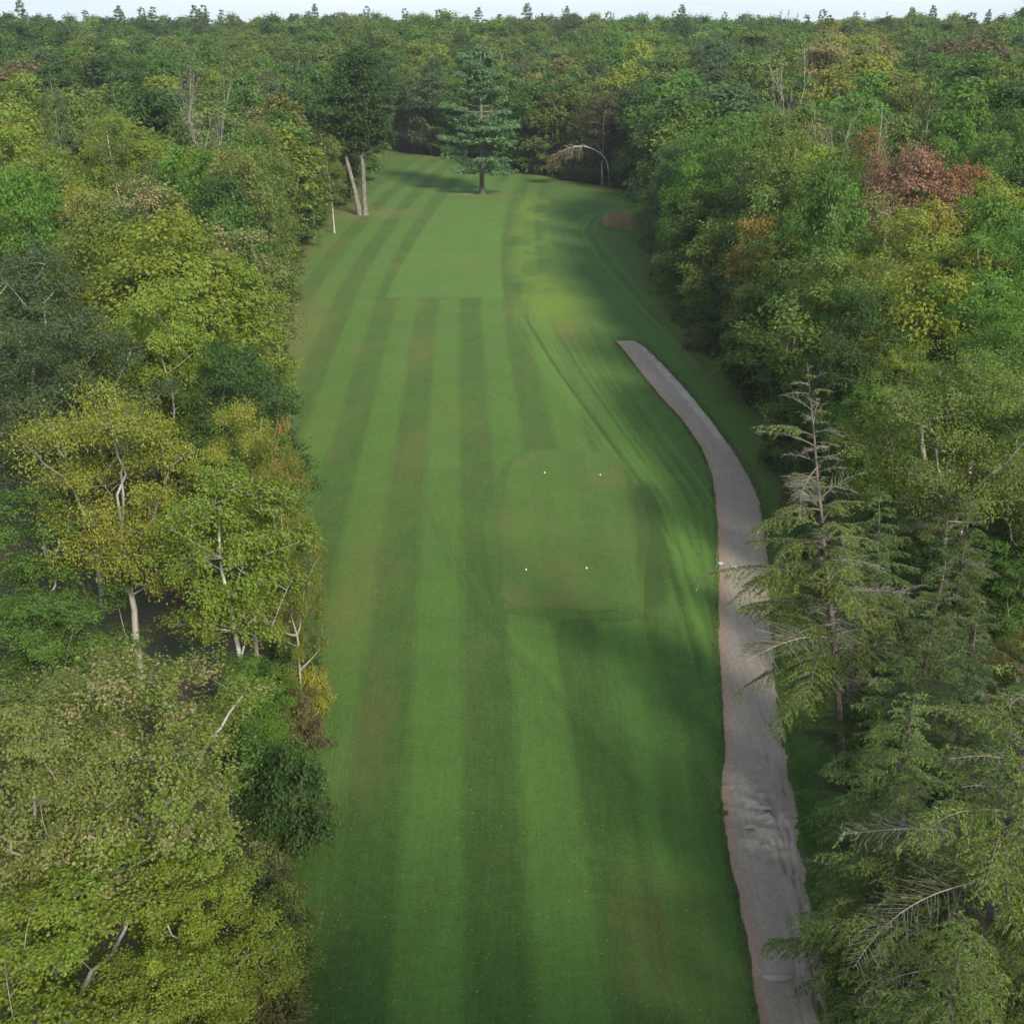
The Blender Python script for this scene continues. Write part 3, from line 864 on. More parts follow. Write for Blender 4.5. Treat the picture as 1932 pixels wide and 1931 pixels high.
def bare_tree(seed, H, R, tr=0.14, stems=5, mat=None, fine=True, low=0.3):
    """leafless crown: upright forking limbs down to fine twigs"""
    g = np.random.default_rng(seed)
    T = Tubes(); C = Tubes()
    zs = np.linspace(-0.25, low * H, 5)
    tk = np.c_[np.cumsum(g.normal(0, 0.05, (5, 2)), 0), zs]
    T.add(tk, np.linspace(tr * 1.2, tr * 0.8, 5), 6, 0.7)
    def grow(p, d, L, r, lev):
        n = 5
        bend = g.normal(0, 0.10, 3) + np.array([0, 0, 0.10])
        c = p + np.array([d * (L * k / (n - 1)) + bend * L * (k / (n - 1)) ** 2 for k in range(n)])
        C.add(c, np.linspace(r, r * 0.45, n), 5 if lev == 0 else 3, g.uniform(0.4, 1.0))
        if lev >= (3 if fine else 2): return
        for k in range(g.integers(4, 7) if lev < 2 else 4):
            f = g.integers(1, n)
            a = g.uniform(0, 6.28)
            nd = norm(d + np.array([math.cos(a), math.sin(a), 0.25]) * g.uniform(0.35, 0.7))
            grow(c[f], nd, L * g.uniform(0.4, 0.62), r * 0.42, lev + 1)
    for k in range(stems):
        a = 6.28 * k / stems + g.normal(0, 0.3)
        d = norm(np.array([math.cos(a) * R / H * 1.1, math.sin(a) * R / H * 1.1, 1.0]))
        grow(tk[-1] - (0, 0, g.uniform(0, 0.12) * H), d, H * (1 - low) * g.uniform(0.55, 0.8), tr * 0.6, 0)
    return T.mesh("trunk", mat or M_DEAD), C.mesh("bare_crown", mat or M_TWIG), H, R

# ------------------------------------------------------------------ build the kinds, three ranges of leaf detail
pr_maple = prof_round(0.42, 0.55)
pr_oak = prof_round(0.38, 0.7)
pr_edge = prof_round(0.36, 0.9)
pr_tall = prof_round(0.5, 0.6)
KIND = {}
def K(key, *v): KIND.setdefault(key, []).extend(v)
for i in range(3):
    K(('maple', 'near'), broadleaf(100 + i, 15, 4.4, 4.2, 60, 24, 30, 0.118, pr_maple, 0.19, 3 + i % 2, 0.34, M_BARK_PALE, 6, True, flat=0.55, tight=0.86, lobes=0.42, sr=0.23, plume=1.15))
for i in range(2):
    K(('open', 'near'), broadleaf(110 + i, 15.5, 5.0, 6.0, 54, 20, 30, 0.122, prof_round(0.4, 0.7), 0.22, 4, 0.36, M_BARK_PALE, 7, True, flat=0.5, lobes=0.4, tight=0.95, sr=0.23, plume=1.15))
for i in range(3):
    K(('edge', 'near'), broadleaf(120 + i, 13, 3.8, 1.0, 58, 21, 30, 0.122, pr_edge, 0.16, 2, 0.3, M_BARK_PALE, 6, 3, flat=0.55, tight=0.88, lobes=0.42, sr=0.24, plume=1.1))
for i in range(2):
    K(('birch', 'near'), broadleaf(130 + i, 13, 3.0, 4.6, 62, 16, 26, 0.11, pr_tall, 0.12, 1, 0.3, M_BIRCH, 7, True, upright=0.05, sr=0.27, plume=1.0))
for i in range(4):
    K(('maple', 'mid'), broadleaf(140 + i, 17, 4.5, 4.5, 72, 12, 20, 0.23, pr_maple, 0.2, 2 + i % 3, 0.36, M_BARK_PALE, 5, 4, flat=0.6, tight=1.0, lobes=0.34, nr=0.34, sr=0.32, plume=0.9))
for i in range(4):
    K(('oak', 'mid'), broadleaf(150 + i, 18, 5.0, 4.5, 60, 13, 20, 0.25, pr_oak, 0.24, 2, 0.4, M_BARK_DARK, 5, 5, lobes=0.3, tight=1.06, nr=0.34))
for i in range(3):
    K(('edge', 'mid'), broadleaf(160 + i, 15, 4.2, 0.8, 78, 11, 20, 0.235, pr_edge, 0.18, 2, 0.3, M_BARK, 5, 5, nr=0.34))
for i in range(2):
    K(('birch', 'mid'), broadleaf(165 + i, 16, 3.2, 4.0, 62, 10, 18, 0.19, pr_tall, 0.13, 1, 0.3, M_BIRCH, 5, 4, upright=0.05))
for i in range(4):
    K(('maple', 'far'), broadleaf(170 + i, 18, 4.6, 6, 54, 10, 12, 0.46, pr_maple, 0.2, 2, 0.4, M_BARK, 4, False, tight=1.12, nr=0.28))
for i in range(4):
    K(('oak', 'far'), broadleaf(180 + i, 19, 5.1, 6, 46, 11, 12, 0.48, pr_oak, 0.24, 2, 0.4, M_BARK_DARK, 4, False, lobes=0.26, tight=1.15, nr=0.28))
for i in range(3):
    K(('edge', 'far'), broadleaf(190 + i, 18, 4.6, 0.8, 66, 10, 11, 0.46, pr_edge, 0.2, 1, 0.3, M_BARK, 4, False, tight=1.08, nr=0.28))
for i in range(2):
    K(('birch', 'far'), broadleaf(195 + i, 18, 3.4, 5, 50, 9, 10, 0.42, pr_tall, 0.14, 1, 0.3, M_BIRCH, 4, False, tight=1.08, nr=0.28))
for i in range(3):
    K(('pine', 'far'), pine(200 + i, 25, 3.4, 8, 0.7, 1.0, 4, 7, 0.3, None, None, 0.6, 0.30))
K(('pine', 'mid'), pine(205, 23, 4.2, 5, 0.5, 1.3, 5, 11, 0.3, None, None, 0.4, 0.2))
for i in range(2):
    K(('spruce', 'far'), conifer(210 + i, 22, 2.3, 46, 0.2, 0.3, 0.1, 0.5, 0.6, None, (0, 0), 0.9, None, 1, 0.45, 0.2, nw=0.45))
for i in range(2):
    K(('bare', 'mid'), bare_tree(220 + i, 16, 3.2))
for i in range(3):
    K(('shrub', 'near'), broadleaf(230 + i, 3.2, 1.7, 0.15, 34, 8, 18, 0.13, pr_edge, 0.05, 4, 0.1, M_BARK_DARK, 4, 3, lobes=0.4))
for i in range(2):
    K(('shrub', 'mid'), broadleaf(240 + i, 4.0, 2.2, 0.15, 34, 7, 12, 0.26, pr_edge, 0.06, 3, 0.1, M_BARK_DARK, 4, False, lobes=0.4))
for i in range(2):
    K(('hemlock', 'near'), conifer(250 + i, 12, 3.9, 92, 0.06, 0.46, 0.2, 0.15, 0.135, lambda t: 0.10, (0, 0), 0.8, None, 4, 0.42, 0.17, 0.15, nw=0.25))
K(('hemlock', 'mid'), conifer(256, 16, 3.6, 70, 0.08, 0.42, 0.18, 0.3, 0.32, None, (0, 0), 0.8, None, 2, 0.42, 0.18))

# ------------------------------------------------------------------ leaf colours (albedo): (name, leaf, turned leaf, share turned)
CLR = {
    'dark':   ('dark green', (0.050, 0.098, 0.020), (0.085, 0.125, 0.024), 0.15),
    'blue':   ('grey-green', (0.078, 0.122, 0.044), (0.115, 0.150, 0.054), 0.20),
    'green':  ('mid green', (0.088, 0.160, 0.024), (0.140, 0.190, 0.028), 0.22),
    'fresh':  ('fresh green', (0.100, 0.195, 0.020), (0.165, 0.230, 0.026), 0.22),
    'olive':  ('olive green', (0.130, 0.182, 0.030), (0.200, 0.205, 0.040), 0.25),
    'yellow': ('yellow-green', (0.190, 0.250, 0.024), (0.285, 0.270, 0.030), 0.30),
    'gold':   ('golden yellow', (0.240, 0.245, 0.026), (0.330, 0.250, 0.026), 0.38),
    'tan':    ('tan and olive', (0.180, 0.190, 0.050), (0.290, 0.195, 0.100), 0.36),
    'rust':   ('rust red', (0.245, 0.145, 0.085), (0.320, 0.145, 0.105), 0.52),
    'brown':  ('brownish', (0.145, 0.125, 0.046), (0.185, 0.125, 0.052), 0.36),
}
SPEC = {'maple': 'maple', 'open': 'maple', 'oak': 'broadleaf', 'birch': 'birch', 'edge': 'leafy', 'pine': 'pine', 'spruce': 'spruce', 'bare': 'dead', 'hemlock': 'hemlock', 'shrub': 'shrub'}

def colour(o, key, jit=0.12):
    nm, a, b, turn = CLR[key] if isinstance(key, str) else key
    f = 1 + rnd.uniform(-jit, jit)
    h = rnd.uniform(-0.08, 0.08)
    o.color = (a[0] * f * (1 + h), a[1] * f, a[2] * f * (1 - h), 1)
    o["autumn"] = [b[0] * f, b[1] * f, b[2] * f]
    o["turn"] = max(0.0, min(0.95, turn + rnd.uniform(-0.12, 0.12)))

def plant(name, proto, x, y, h, r, label, cat, group=None, key='green', rot=None, z=None, need_trunk=True):
    e = bpy.data.objects.new(name, None)
    COL.objects.link(e)
    e.empty_display_size = 0.5
    e.location = (x, y, float(terrain(x, y)) if z is None else z)
    e.rotation_euler = (0, 0, rnd.uniform(0, 6.283) if rot is None else rot)
    sx = r / proto[3]; sz = h / proto[2]
    e.scale = (sx, sx, sz)
    tag(e, label, cat, group)
    link("trunk", proto[0], e)
    c = link(proto[1].name.split('.')[0], proto[1], e)
    colour(c, key)
    for d in (proto[4] if len(proto) > 4 else ()): link("dead_branch", d, e)
    return e

def top_at(px, py, h):
    """ground position of a tree of height h whose top is seen at (px, py)"""
    x, y = ground_at(px, py, h)
    for _ in range(6): x, y = ground_at(px, py, h + float(terrain(x, y)))
    return x, y

TAKEN = []                                   # (x, y, r) of planted trees
def hero(kind, lod, px, py, h, r, key, label, variant=None, rot=None, name=None, base=False, group=None, clear=1.8):
    x, y = ground_at(px, py) if base else top_at(px, py, h)
    if not base:
        k = 0
        while outside(x, y) < clear and k < 24:          # the tree stands in the wood, not on the lawn
            h -= 0.4; k += 1
            x, y = top_at(px, py, h)
    ps = KIND[(kind, lod)]
    p = ps[variant % len(ps)] if variant is not None else rnd.choice(ps)
    TAKEN.append((x, y, r))
    sp = SPEC[kind]
    return plant((name or (sp + ("_tree" if sp != 'shrub' else ''))), p, x, y, h, r, label, 'tree' if sp != 'shrub' else 'shrub', group, key, rot)

# ================================================================== INDIVIDUAL TREES
pk = lambda n, a, b, t: (n, a, b, t)
PINK = pk('pink', (0.175, 0.200, 0.044), (0.330, 0.200, 0.125), 0.36)
# --- wood across the fairway from the path, front rank
hero('maple', 'near', 235, 1240, 11.5, 4.7, pk('p2', (0.175, 0.225, 0.032), (0.34, 0.225, 0.125), 0.42), "low spreading maple, olive leaves tipped pink, overhanging dark gap by the fairway", 0, 0.4)
hero('maple', 'near', 20, 1300, 12.0, 4.2, PINK, "maple with reddish pink leaf tips behind the low spreading olive maple", 1)
hero('edge', 'near', 120, 1600, 8.6, 4.0, 'yellow', "bright yellow-green young maple in the corner thicket", 0, name="maple_tree")
hero('edge', 'near', 375, 1600, 7.8, 2.6, 'yellow', "small olive-yellow maple reaching out over the brown shrubs", 1, name="maple_tree")
hero('edge', 'near', 300, 1790, 6.6, 2.5, 'yellow', "short yellow-green maple below the olive-yellow one", 2, name="maple_tree")
hero('edge', 'near', 430, 1880, 5.0, 1.8, 'olive', "small olive sapling at the foot of the corner thicket", 0, name="maple_tree")
hero('birch', 'near', 415, 870, 13.4, 3.5, 'yellow', "slender white-trunked birch with yellow-green crown at the fairway edge", 0, 1.0)
hero('open', 'near', 190, 708, 16.2, 4.3, pk('gt', (0.215, 0.245, 0.026), (0.340, 0.270, 0.030), 0.36), "golden topped maple with several pale leaning stems", 1, 2.2)
hero('maple', 'near', 440, 750, 14.6, 2.8, pk('og', (0.215, 0.240, 0.026), (0.36, 0.23, 0.03), 0.36), "orange and gold maple behind the white-trunked birch", 3)
hero('edge', 'near', 528, 768, 15.2, 1.4, pk('red', (0.19, 0.225, 0.03), (0.52, 0.10, 0.05), 0.32), "narrow scarlet tipped maple at the lawn edge", 1, name="maple_tree", clear=-6)
hero('edge', 'near', 40, 900, 12.0, 3.8, 'green', "mid green tree in the shade below the yellow maples", 2)
hero('edge', 'near', 60, 1100, 9.0, 3.4, 'green', "leafy green tree under the golden topped maple", 0)
hero('edge', 'near', 470, 1230, 5.8, 2.2, 'fresh', "low bright green tree at the birch's foot", 2)
hero('maple', 'mid', 300, 405, 18.6, 6.0, 'yellow', "broad yellow-green maple with a heavy forked pale trunk", 1, 0.0)
hero('edge', 'near', 420, 640, 13.0, 3.3, 'blue', "bluish grey-green birch clump beside the broad forked maple", 0, name="birch_tree")
hero('edge', 'near', 470, 668, 11.0, 2.6, 'blue', "lower bluish-green birch clump at the lawn edge", 1, name="birch_tree")
hero('birch', 'near', 55, 455, 18.0, 4.6, 'blue', "tall sparse grey-green birch showing crooked white limbs", 0)
hero('birch', 'near', 20, 600, 15.0, 4.0, 'blue', "grey-green birch beneath the tall sparse one", 1)
hero('maple', 'mid', 275, 332, 18.0, 5.2, PINK, "pinkish tan maple crown behind the broad yellow-green maple", 0)
hero('maple', 'mid', 170, 350, 17.0, 3.8, PINK, "tan tinged maple beside the pinkish crown", 2)
hero('maple', 'mid', 440, 415, 16.5, 4.4, PINK, "tan and orange tinted maple near the lawn edge", 3)
hero('maple', 'mid', 30, 395, 17.0, 3.4, pk('or', (0.17, 0.13, 0.035), (0.31, 0.14, 0.07), 0.6), "orange-pink maple above the grey-green birches", 1)
hero('maple', 'mid', 62, 318, 18.0, 4.2, 'fresh', "bright lime green maple above the orange-pink one", 0)
hero('maple', 'mid', 138, 345, 15.5, 2.2, 'gold', "small golden yellow maple between green neighbours", 2)
hero('edge', 'mid', 500, 430, 13.5, 3.2, 'dark', "dark green tree standing at the lawn edge past the tan maple", 0)
hero('edge', 'mid', 520, 520, 11.0, 2.6, 'olive', "olive tree at the lawn edge before the dark green one", 1)
# --- landmark trees of the far fairway
# tall oak with two leaning stems
def twin_oak():
    x, y = ground_at(681, 408)
    p = broadleaf(301, 27, 6.0, 9.5, 120, 9, 12, 0.46, prof_round(0.45, 0.55), 0.45, 3, 0.40, M_BARK, 8, 6, lobes=0.3)
    e = plant("oak_tree", p, x + 0.7, y, 27, 6.2, "tall dark oak with a bare straight trunk and a second stem leaning away", 'tree', None, 'dark', 0.0, 0.0)
    T = Tubes()
    T.add(np.array([[-0.8, 0, -.2], [-1.5, 0.2, 4], [-2.6, 0.3, 9], [-3.9, 0.2, 15]]), [0.5, 0.38, 0.3, 0.16], 8, 0.6)
    link("leaning_stem", T.mesh("leaning_stem", M_BARK), e)
    TAKEN.append((x, y, 5))
twin_oak()
hero('edge', 'far', 640, 250, 19, 4.2, 'olive', "olive tree leafing out beside the tall dark oak", 1)
hero('oak', 'far', 700, 195, 22, 4.4, 'dark', "dark oak crown joined to the tall bare-trunked oak", 0)
for (bx, by, h, r, lb) in [(592, 452, 14, 2.6, "thin pale-trunked birch standing on the grass at the wood's edge"), (631, 442, 15, 2.8, "thin straight birch alone on the lawn before the tall dark oak")]:
    hero('birch', 'mid', bx, by, h, r, 'olive', lb, 0 if bx < 600 else 1, base=True)
# lone white pine on the fairway
def lone_pine():
    x, y = ground_at(909, 369)
    p = pine(311, 26.5, 7.0, 4.4, 0.62, 0.95, 10, 12, 0.5, M_BARK, (0.42, 0.55, 0.6), 0.6, 0.28, 0.36)
    plant("pine_tree", p, x, y, 26.5, 7.2, "lone blue-green pine on the fairway with a few dead limbs", 'tree', None, pk('p', (0.085, 0.168, 0.058), (0.140, 0.215, 0.080), 0.38), 1.1, 0.0)
    TAKEN.append((x, y, 6))
lone_pine()
# arching birch bowed over the lawn
def bowed_birch():
    x, y = ground_at(1150, 352)
    e = link("birch_tree", None, None, (x, y, 0))
    T = Tubes()
    k = 9.3 / 1.0
    P = np.array([[0, 0, -.2], [-0.3, -0.2, 3.0], [-0.9, -0.4, 5.4], [-2.6, -0.8, 6.9], [-5.4, -1.0, 7.9], [-8.0, -1.0, 7.6], [-10.2, -1.0, 6.5], [-11.4, -0.9, 5.2]])
    t = np.linspace(0, 7, 26)
    C = np.stack([np.interp(t, np.arange(8), P[:, c]) for c in range(3)], -1)
    for _ in range(3): C[1:-1] = (C[:-2] + 2 * C[1:-1] + C[2:]) / 4
    T.add(C, np.linspace(0.13, 0.05, 26), 8, 0.6)
    for q in ((9, -1.2, 0.3, 1.9), (13, -1.6, -0.5, 0.7), (16, -1.8, 0.6, 0.3), (18, -1.5, -0.6, 0.5)):
        T.add(np.array([C[q[0]], C[q[0]] + (q[1] * .5, q[2] * .5, q[3] * .7), C[q[0]] + (q[1], q[2], q[3])]), [0.05, 0.035, 0.012], 4, 0.5)
    g = np.random.default_rng(5)
    V = []; va = []; sp = []
    for i in range(15, 26):
        for b in range(5):
            a = g.uniform(0, 6.28); l = g.uniform(1.0, 2.4)
            pts = C[i] + np.array([[0, 0, 0], [math.cos(a) * l * .4 - .3, math.sin(a) * l * .4, -.1], [math.cos(a) * l * .6 - .5, math.sin(a) * l * .6, -l * 1.1]])
            T.add(pts, [0.035, 0.02, 0.01], 3, 0.5)
            n = 40 if i > 18 else 14
            c = pts[1] + (pts[2] - pts[1]) * g.random((n, 1)) + g.normal(0, 0.28, (n, 3))
            V.append(leaf_quads(c, rand_dirs(g, n) + (0, 0, .3), rand_dirs(g, n) + (0, 0, -.8), g.uniform(.25, .45, n), g.uniform(.16, .28, n)))
            va.append(g.random(n)); sp.append(np.full(n, g.random()))
    tag(e, "birch bowed into a bare white arch over the lawn, brown leaves hanging from its tip", "tree")
    link("trunk", T.mesh("trunk", M_BIRCH), e)
    c = link("crown", quad_mesh("crown", np.vstack(V), {"var": np.concatenate(va), "spray": np.concatenate(sp)}, M_LEAF), e)
    colour(c, 'brown', 0)
    T2 = Tubes()
    TAKEN.append((x, y, 2))
bowed_birch()
hero('birch', 'mid', 1140, 170, 20, 4.6, pk('bb', (0.110, 0.098, 0.040), (0.150, 0.105, 0.046), 0.5), "brownish drooping birch rising behind the white arch", 0)
hero('edge', 'far', 815, 105, 23.5, 4.0, 'blue', "tall columnar grey-green tree at the head of the fairway", 0)
hero('edge', 'far', 780, 130, 21, 3.4, 'olive', "narrow olive tree beside the tall columnar one", 1)
hero('pine', 'far', 712, 60, 27, 4.4, 'dark', "dark pine with bare lower limbs above the oaks", 0)
hero('pine', 'far', 925, 70, 28, 4.6, 'blue', "tall grey pine with thinning top behind the lone pine", 1)
hero('edge', 'far', 1035, 130, 21, 4.6, 'green', "green tree behind the drooping brown birch", 2)
for (px, py, h, r, lb) in [(1168, 318, 7.0, 3.0, "leafy young tree at the foot of the bowed birch"), (1118, 325, 5.5, 2.6, "low bushy tree under the bowed birch's arch"), (1075, 318, 6.0, 2.8, "dark bushy tree behind the hanging tip of the bowed birch")]:
    hero('edge', 'far', px, py, h, r, 'dark', lb)
hero('edge', 'mid', 1195, 270, 14.0, 4.4, 'green', "leafy green tree where the far bend meets the wood", 1)
hero('edge', 'mid', 1290, 250, 17.0, 4.8, 'green', "rounded mid green tree behind the reeds", 2)
hero('edge', 'mid', 1255, 330, 14.0, 4.0, 'olive', "olive tree leaning over the reed patch", 0)
# --- wood on the path's side
hero('maple', 'mid', 1735, 270, 20.0, 4.8, 'rust', "rust red maple standing out above the green wood", 0)
hero('maple', 'mid', 1665, 290, 18.0, 3.4, 'rust', "smaller rose-red maple at the rust red one's side", 1)
hero('maple', 'mid', 1820, 300, 18.2, 3.6, pk('ro', (0.155, 0.118, 0.034), (0.25, 0.10, 0.045), 0.55), "russet and olive maple at the rust red one's other side", 2)
hero('bare', 'mid', 1492, 150, 20.5, 3.0, 'tan', "dead tree of bleached bare branches standing above green crowns", 0)
hero('bare', 'mid', 392, 205, 20.0, 2.6, 'tan', "leafless grey-brown tree in the wood across from the path", 1)
hero('bare', 'mid', 1600, 285, 17.0, 3.6, 'tan', "thin bare tree in front of the rose-red maple", 0)
hero('bare', 'mid', 1540, 300, 16.0, 3.2, 'tan', "grey leafless tree beside the thin bare one", 1)
hero('birch', 'mid', 1640, 225, 20.0, 2.8, pk('gt', (0.19, 0.13, 0.034), (0.26, 0.15, 0.04), 0.5), "golden-brown birch above the thin bare tree", 0)
hero('maple', 'mid', 1712, 155, 21.0, 5.0, pk('ly', (0.125, 0.165, 0.034), (0.19, 0.20, 0.05), 0.4), "pale lime maple with upright sprays behind the rust red one", 3)
hero('maple', 'mid', 1730, 390, 17.5, 4.8, 'yellow', "broad yellow-tinged maple before the rust red crown", 1, 0.5)
hero('maple', 'mid', 1850, 440, 17.0, 4.6, 'gold', "golden maple half hidden behind fresh green neighbours", 0)
hero('maple', 'near', 1900, 400, 18.5, 5.0, 'fresh', "fresh green maple rising beside the golden one", 2)
hero('maple', 'mid', 1440, 400, 15.5, 3.4, pk('go', (0.12, 0.12, 0.025), (0.40, 0.22, 0.02), 0.45), "olive maple with an orange-gold branch", 3)
hero('edge', 'mid', 1330, 335, 16.0, 4.6, 'green', "dense green tree at the shaded edge above the lawn", 0)
hero('edge', 'mid', 1375, 400, 15.5, 4.6, 'olive', "dense olive tree leaning to the shaded lawn edge", 1)
hero('edge', 'mid', 1290, 420, 12.5, 3.8, 'green', "low dense tree overhanging the shaded lawn edge", 2)
hero('edge', 'mid', 1470, 430, 15.5, 4.6, 'olive', "olive crown on the second rank behind the shaded edge", 0)
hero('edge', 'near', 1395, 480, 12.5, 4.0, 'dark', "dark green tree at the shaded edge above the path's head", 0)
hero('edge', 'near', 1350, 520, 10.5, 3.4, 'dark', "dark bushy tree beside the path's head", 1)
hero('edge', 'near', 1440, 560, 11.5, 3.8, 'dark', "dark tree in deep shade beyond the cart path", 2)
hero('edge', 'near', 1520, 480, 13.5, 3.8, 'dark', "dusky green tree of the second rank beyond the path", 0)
hero('maple', 'near', 1590, 470, 15.5, 3.4, 'yellow', "yellow-edged maple beyond the dusky shaded trees", 3)
hero('maple', 'near', 1660, 480, 15.5, 4.0, 'olive', "olive maple in the middle of the path-side wood", 0)
hero('maple', 'near', 1715, 640, 13.5, 3.0, 'yellow', "small pale yellow maple above the dead-topped hemlock", 2)
hero('maple', 'near', 1640, 720, 11.5, 2.8, 'fresh', "bright green maple sprays behind the dead-topped hemlock", 1)
hero('edge', 'near', 1560, 660, 12.0, 2.8, 'green', "green understorey tree behind the bleached hemlock mast", 1)
hero('open', 'near', 1835, 650, 15.6, 5.4, 'olive', "open olive maple forking low into four pale stems", 3, 2.6)
hero('maple', 'near', 1930, 560, 16.5, 4.4, 'fresh', "fresh green maple behind the open four-stemmed maple", 1)
hero('edge', 'near', 1680, 900, 6.5, 2.4, 'fresh', "low bright green maple in the dark hollow between hemlocks", 0, name="maple_tree")
hero('edge', 'near', 1880, 1010, 6.8, 3.0, 'green', "green undergrowth tree under the four-stemmed maple", 1)
hero('edge', 'near', 1765, 1010, 6.0, 2.6, 'dark', "dark small tree in the hollow beneath the maple stems", 2)
hero('maple', 'near', 1950, 1190, 8.0, 2.0, pk('oo', (0.17, 0.14, 0.03), (0.34, 0.17, 0.03), 0.5), "small orange-tinged maple behind the big hemlock", 0)

hero('edge', 'near', 1920, 930, 8.0, 3.2, 'dark', "dark leafy tree behind the stems of the four-stemmed maple", 0)
hero('edge', 'near', 1990, 900, 9.5, 3.6, 'green', "green tree filling the hollow past the four-stemmed maple", 1)
hero('edge', 'near', 1890, 870, 8.0, 3.0, 'dark', "small dark tree farther back in the maple hollow", 2)
hero('edge', 'near', 1960, 1040, 7.0, 3.0, 'green', "low green tree at the hollow's near side", 0)
# hemlocks along the path, each grown singly
HEM = ('hem', (0.088, 0.142, 0.026), (0.160, 0.205, 0.034), 0.42)
HEM_L = ('hem', (0.112, 0.160, 0.028), (0.205, 0.230, 0.036), 0.48)
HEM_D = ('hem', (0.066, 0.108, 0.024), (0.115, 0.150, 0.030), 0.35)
def hemlock(seed, bx, by, h, r, key, label, dead=None, lean=(0, 0), nb=96, rot=0.0, low=0.08, **kw):
    x, y = ground_at(bx, by)
    p = conifer(seed, h, r, nb, low, 0.46, 0.2, 0.15, 0.135, dead, lean, bark=M_BARK_DARK, dense=4, nw=0.25, **kw)
    e = plant("hemlock_tree", p, x, y, h, r, label, 'tree', None, key, rot, 0.0)
    TAKEN.append((x, y, r * 0.7))
hemlock(401, 1590, 1495, 18.6, 4.6, HEM_L, "leaning hemlock with a bleached dead top, branches reaching over the path",
        lambda t: 0.88 if t > 0.70 else (0.5 if t > 0.52 else (0.25 if t > 0.3 else 0.1)), (-3.4, 0.0), 110, low=0.26, tip_dead=0.4, bare_trunk_tone=0.75, long_left=0.35)
hemlock(402, 1800, 2060, 15.6, 4.4, HEM_L, "big light green hemlock with a bare pale mast and dead inner limbs",
        lambda t: 0.30 if 0.45 < t < 0.95 else 0.12, (0.5, 0.0), 118, low=0.1, tip_dead=0.25, bare_trunk_tone=0.95, long_left=0.5)
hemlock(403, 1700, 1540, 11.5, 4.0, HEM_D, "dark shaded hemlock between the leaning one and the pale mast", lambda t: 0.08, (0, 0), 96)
hemlock(404, 1660, 1930, 9.6, 4.2, HEM, "low bushy hemlock crowding the washed-out bend of the path", lambda t: 0.12, (0, 0), 90)
hero('hemlock', 'near', 1720, 2250, 9.6, 3.8, HEM, "hemlock at the near end of the path with dead grey twigs", base=True)
hero('hemlock', 'near', 1650, 2420, 7.6, 3.0, HEM_D, "small hemlock overhanging the near end of the path", base=True)
hero('hemlock', 'near', 1960, 2150, 12.0, 3.6, HEM, "hemlock behind the pale-masted one, away from the path", base=True)
hero('hemlock', 'near', 1940, 1560, 12.0, 3.8, HEM_D, "hemlock behind the big light green one", base=True)
hemlock(409, 1640, 1330, 11.0, 3.4, HEM, "hemlock beyond the leaning dead-topped one", lambda t: 0.2, (-0.5, 0), 84)
for i, (bx, by, h, r, lb) in enumerate([(1640, 1640, 9.5, 3.6, "hemlock crowding the path opposite the rocks in the ruts"), (1620, 1480, 7.5, 3.0, "low hemlock at the foot of the leaning one"),
                                  (1655, 1790, 10.5, 3.6, "hemlock rising beside the low bushy one at the path"), (1590, 1290, 8.0, 3.0, "low hemlock skirting the path beyond the leaning one"),
                                  (1560, 1130, 7.5, 2.8, "small hemlock skirting the path near the pale stones"), (1700, 1180, 9.5, 3.4, "shaded hemlock behind the small one at the pale stones"),
                                  (1860, 1800, 13.0, 4.0, "hemlock close behind the pale-masted one"), (1760, 1700, 12.5, 4.0, "hemlock between the pale mast and the shaded dark one")]):
    hero('hemlock', 'near', bx, by, h, r, (HEM, HEM_D, HEM)[i % 3], lb, i, base=True)
hero('hemlock', 'near', 1780, 1290, 10.0, 3.4, HEM_D, "dark hemlock in the hollow under the four-stemmed maple", base=True)

